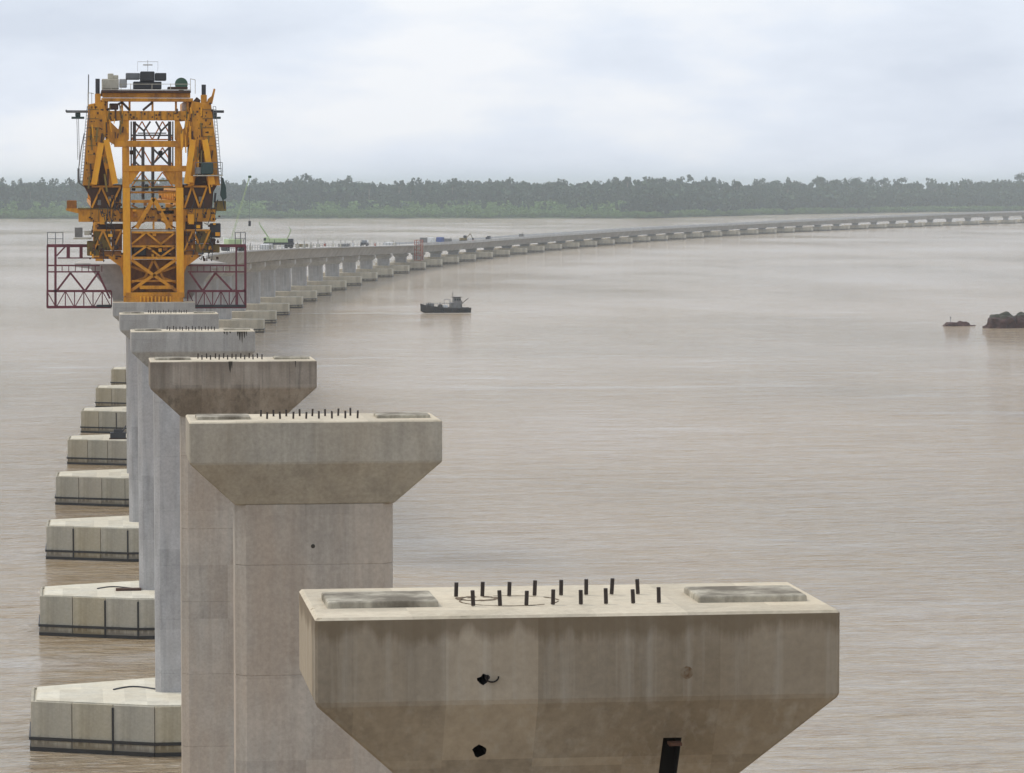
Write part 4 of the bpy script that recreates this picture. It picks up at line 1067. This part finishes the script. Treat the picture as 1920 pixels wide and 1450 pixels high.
wk_o = wk.build('boat_wake', foam_material()); tag(wk_o, 'pale broken wake on the water around the dark workboat', 'wake', None, 'stuff')
# crew rails and wheelhouse detail
mb = MB()
for sy in (-1, 1):
    for k in range(9): mb.bar((-5.2+k*1.2, sy*1.85, 1.3), (-5.2+k*1.2, sy*1.85, 2.35), .05)
    mb.bar((-5.2, sy*1.85, 2.3), (4.4, sy*1.85, 2.3), .05)
mb.build('deck_railing', M['grey'], bpy.data.objects['workboat'])
MB().bar((4.2, 0, 2.2), (5.9, 0, 3.6), .14).bar((4.2, 0, 1), (4.2, 0, 3.0), .18).build('davit', M['hull'], bpy.data.objects['workboat'])

# ------------------------------------------------------------------ rocks
def rock_mat():
    m, nt, bs, nn, ln = nodes('red_brown_rock'); v = mapped(nt, (1, 1, 1)); a = noise(nt, v, .9, 6, .65)
    geo = nn('ShaderNodeTexCoord'); sp = nn('ShaderNodeSeparateXYZ'); ln(geo.outputs['Object'], sp.inputs[0])
    col = ramp(nt, a, [(.35, (.028, .012, .010)), (.65, (.095, .042, .034))])
    add = nn('ShaderNodeMath'); add.operation = 'MULTIPLY_ADD'; add.inputs[1].default_value = .9; ln(a, add.inputs[0]); 
    sc_ = nn('ShaderNodeMath'); sc_.operation = 'MULTIPLY'; sc_.inputs[1].default_value = .22; ln(sp.outputs['Z'], sc_.inputs[0]); ln(sc_.outputs[0], add.inputs[2])
    col = mix(nt, ramp(nt, add.outputs[0], [(.95, 0.), (1.15, .8)]), col, (.035, .045, .025))
    ln(col, bs.inputs['Base Color']); bs.inputs['Roughness'].default_value = .8
    bp = nn('ShaderNodeBump'); bp.inputs['Strength'].default_value = .6; bp.inputs['Distance'].default_value = .3; ln(a, bp.inputs['Height']); ln(bp.outputs['Normal'], bs.inputs['Normal'])
    return m
M['rock'] = rock_mat()
from mathutils import noise as mn
def rock(name, label, loc, blobs, seed):
    o = tag(empty(name, loc), label, 'rock', 'rocks standing out of the river')
    for k, (x, y, z, rx, ry, rz) in enumerate(blobs):
        bm = bmesh.new(); bmesh.ops.create_icosphere(bm, subdivisions=4, radius=1)
        for v in bm.verts:
            n = mn.fractal(v.co*1.1+Vector((seed+k*3, 0, 0)), 1.0, 2.0, 5)*.35
            c = v.co*(1+n); c = Vector((math.copysign(abs(c.x)**.85, c.x)*rx, c.y*ry, math.copysign(abs(c.z)**.8, c.z)*rz)); v.co = c+Vector((x, y, z))
        for f in bm.faces: f.smooth = False
        me = bpy.data.meshes.new('boulder'); bm.to_mesh(me); bm.free(); me.materials.append(M['rock']); link('boulder', me, None, o)
    return o
rock('river_rock', 'big red brown rock with a cleft top at the right edge of the river', (199.8, 745, 0),
     [(-1.2, 0, .4, 3.6, 2.6, 2.9), (3.0, .8, .3, 2.9, 2.6, 3.0), (6.0, 1, 0, 3.0, 2.4, 2.6), (-4.0, .5, -.1, 1.6, 1.4, .9)], 4)
rock('river_rock', 'low flat dark rock in the river left of the big red brown rock', (191.0, 757, 0), [(-.6, 0, -.1, 2.6, 1.6, .95), (1.6, .2, .0, 1.6, 1.3, 1.0), (3.6, .3, -.25, 1.4, 1, .45)], 9)
o = tag(empty('marker_pole', (189.7, 756.8, .6)), 'thin upright marker pole on the low flat rock', 'pole'); MB().tube((0, 0, -.3), (0, 0, 1.5), .06, .05, 6).build('pole', M['grey'], o); MB().box(-.12, .12, -.03, .03, 1.2, 1.5).build('board', M['grey'], o)

# ------------------------------------------------------------------ air
m = bpy.data.materials.new('hazy_air'); m.use_nodes = True; nt = m.node_tree; nt.nodes.clear()
out = nt.nodes.new('ShaderNodeOutputMaterial'); pv = nt.nodes.new('ShaderNodeVolumePrincipled')
pv.inputs['Color'].default_value = (.87, .95, 1.0, 1); pv.inputs['Density'].default_value = .000105; pv.inputs['Anisotropy'].default_value = .1
nt.links.new(pv.outputs['Volume'], out.inputs['Volume'])
hz = MB().box(-15000, 15000, -3000, 25000, -3.5, 62).build('haze', m); hz['kind'] = 'stuff'
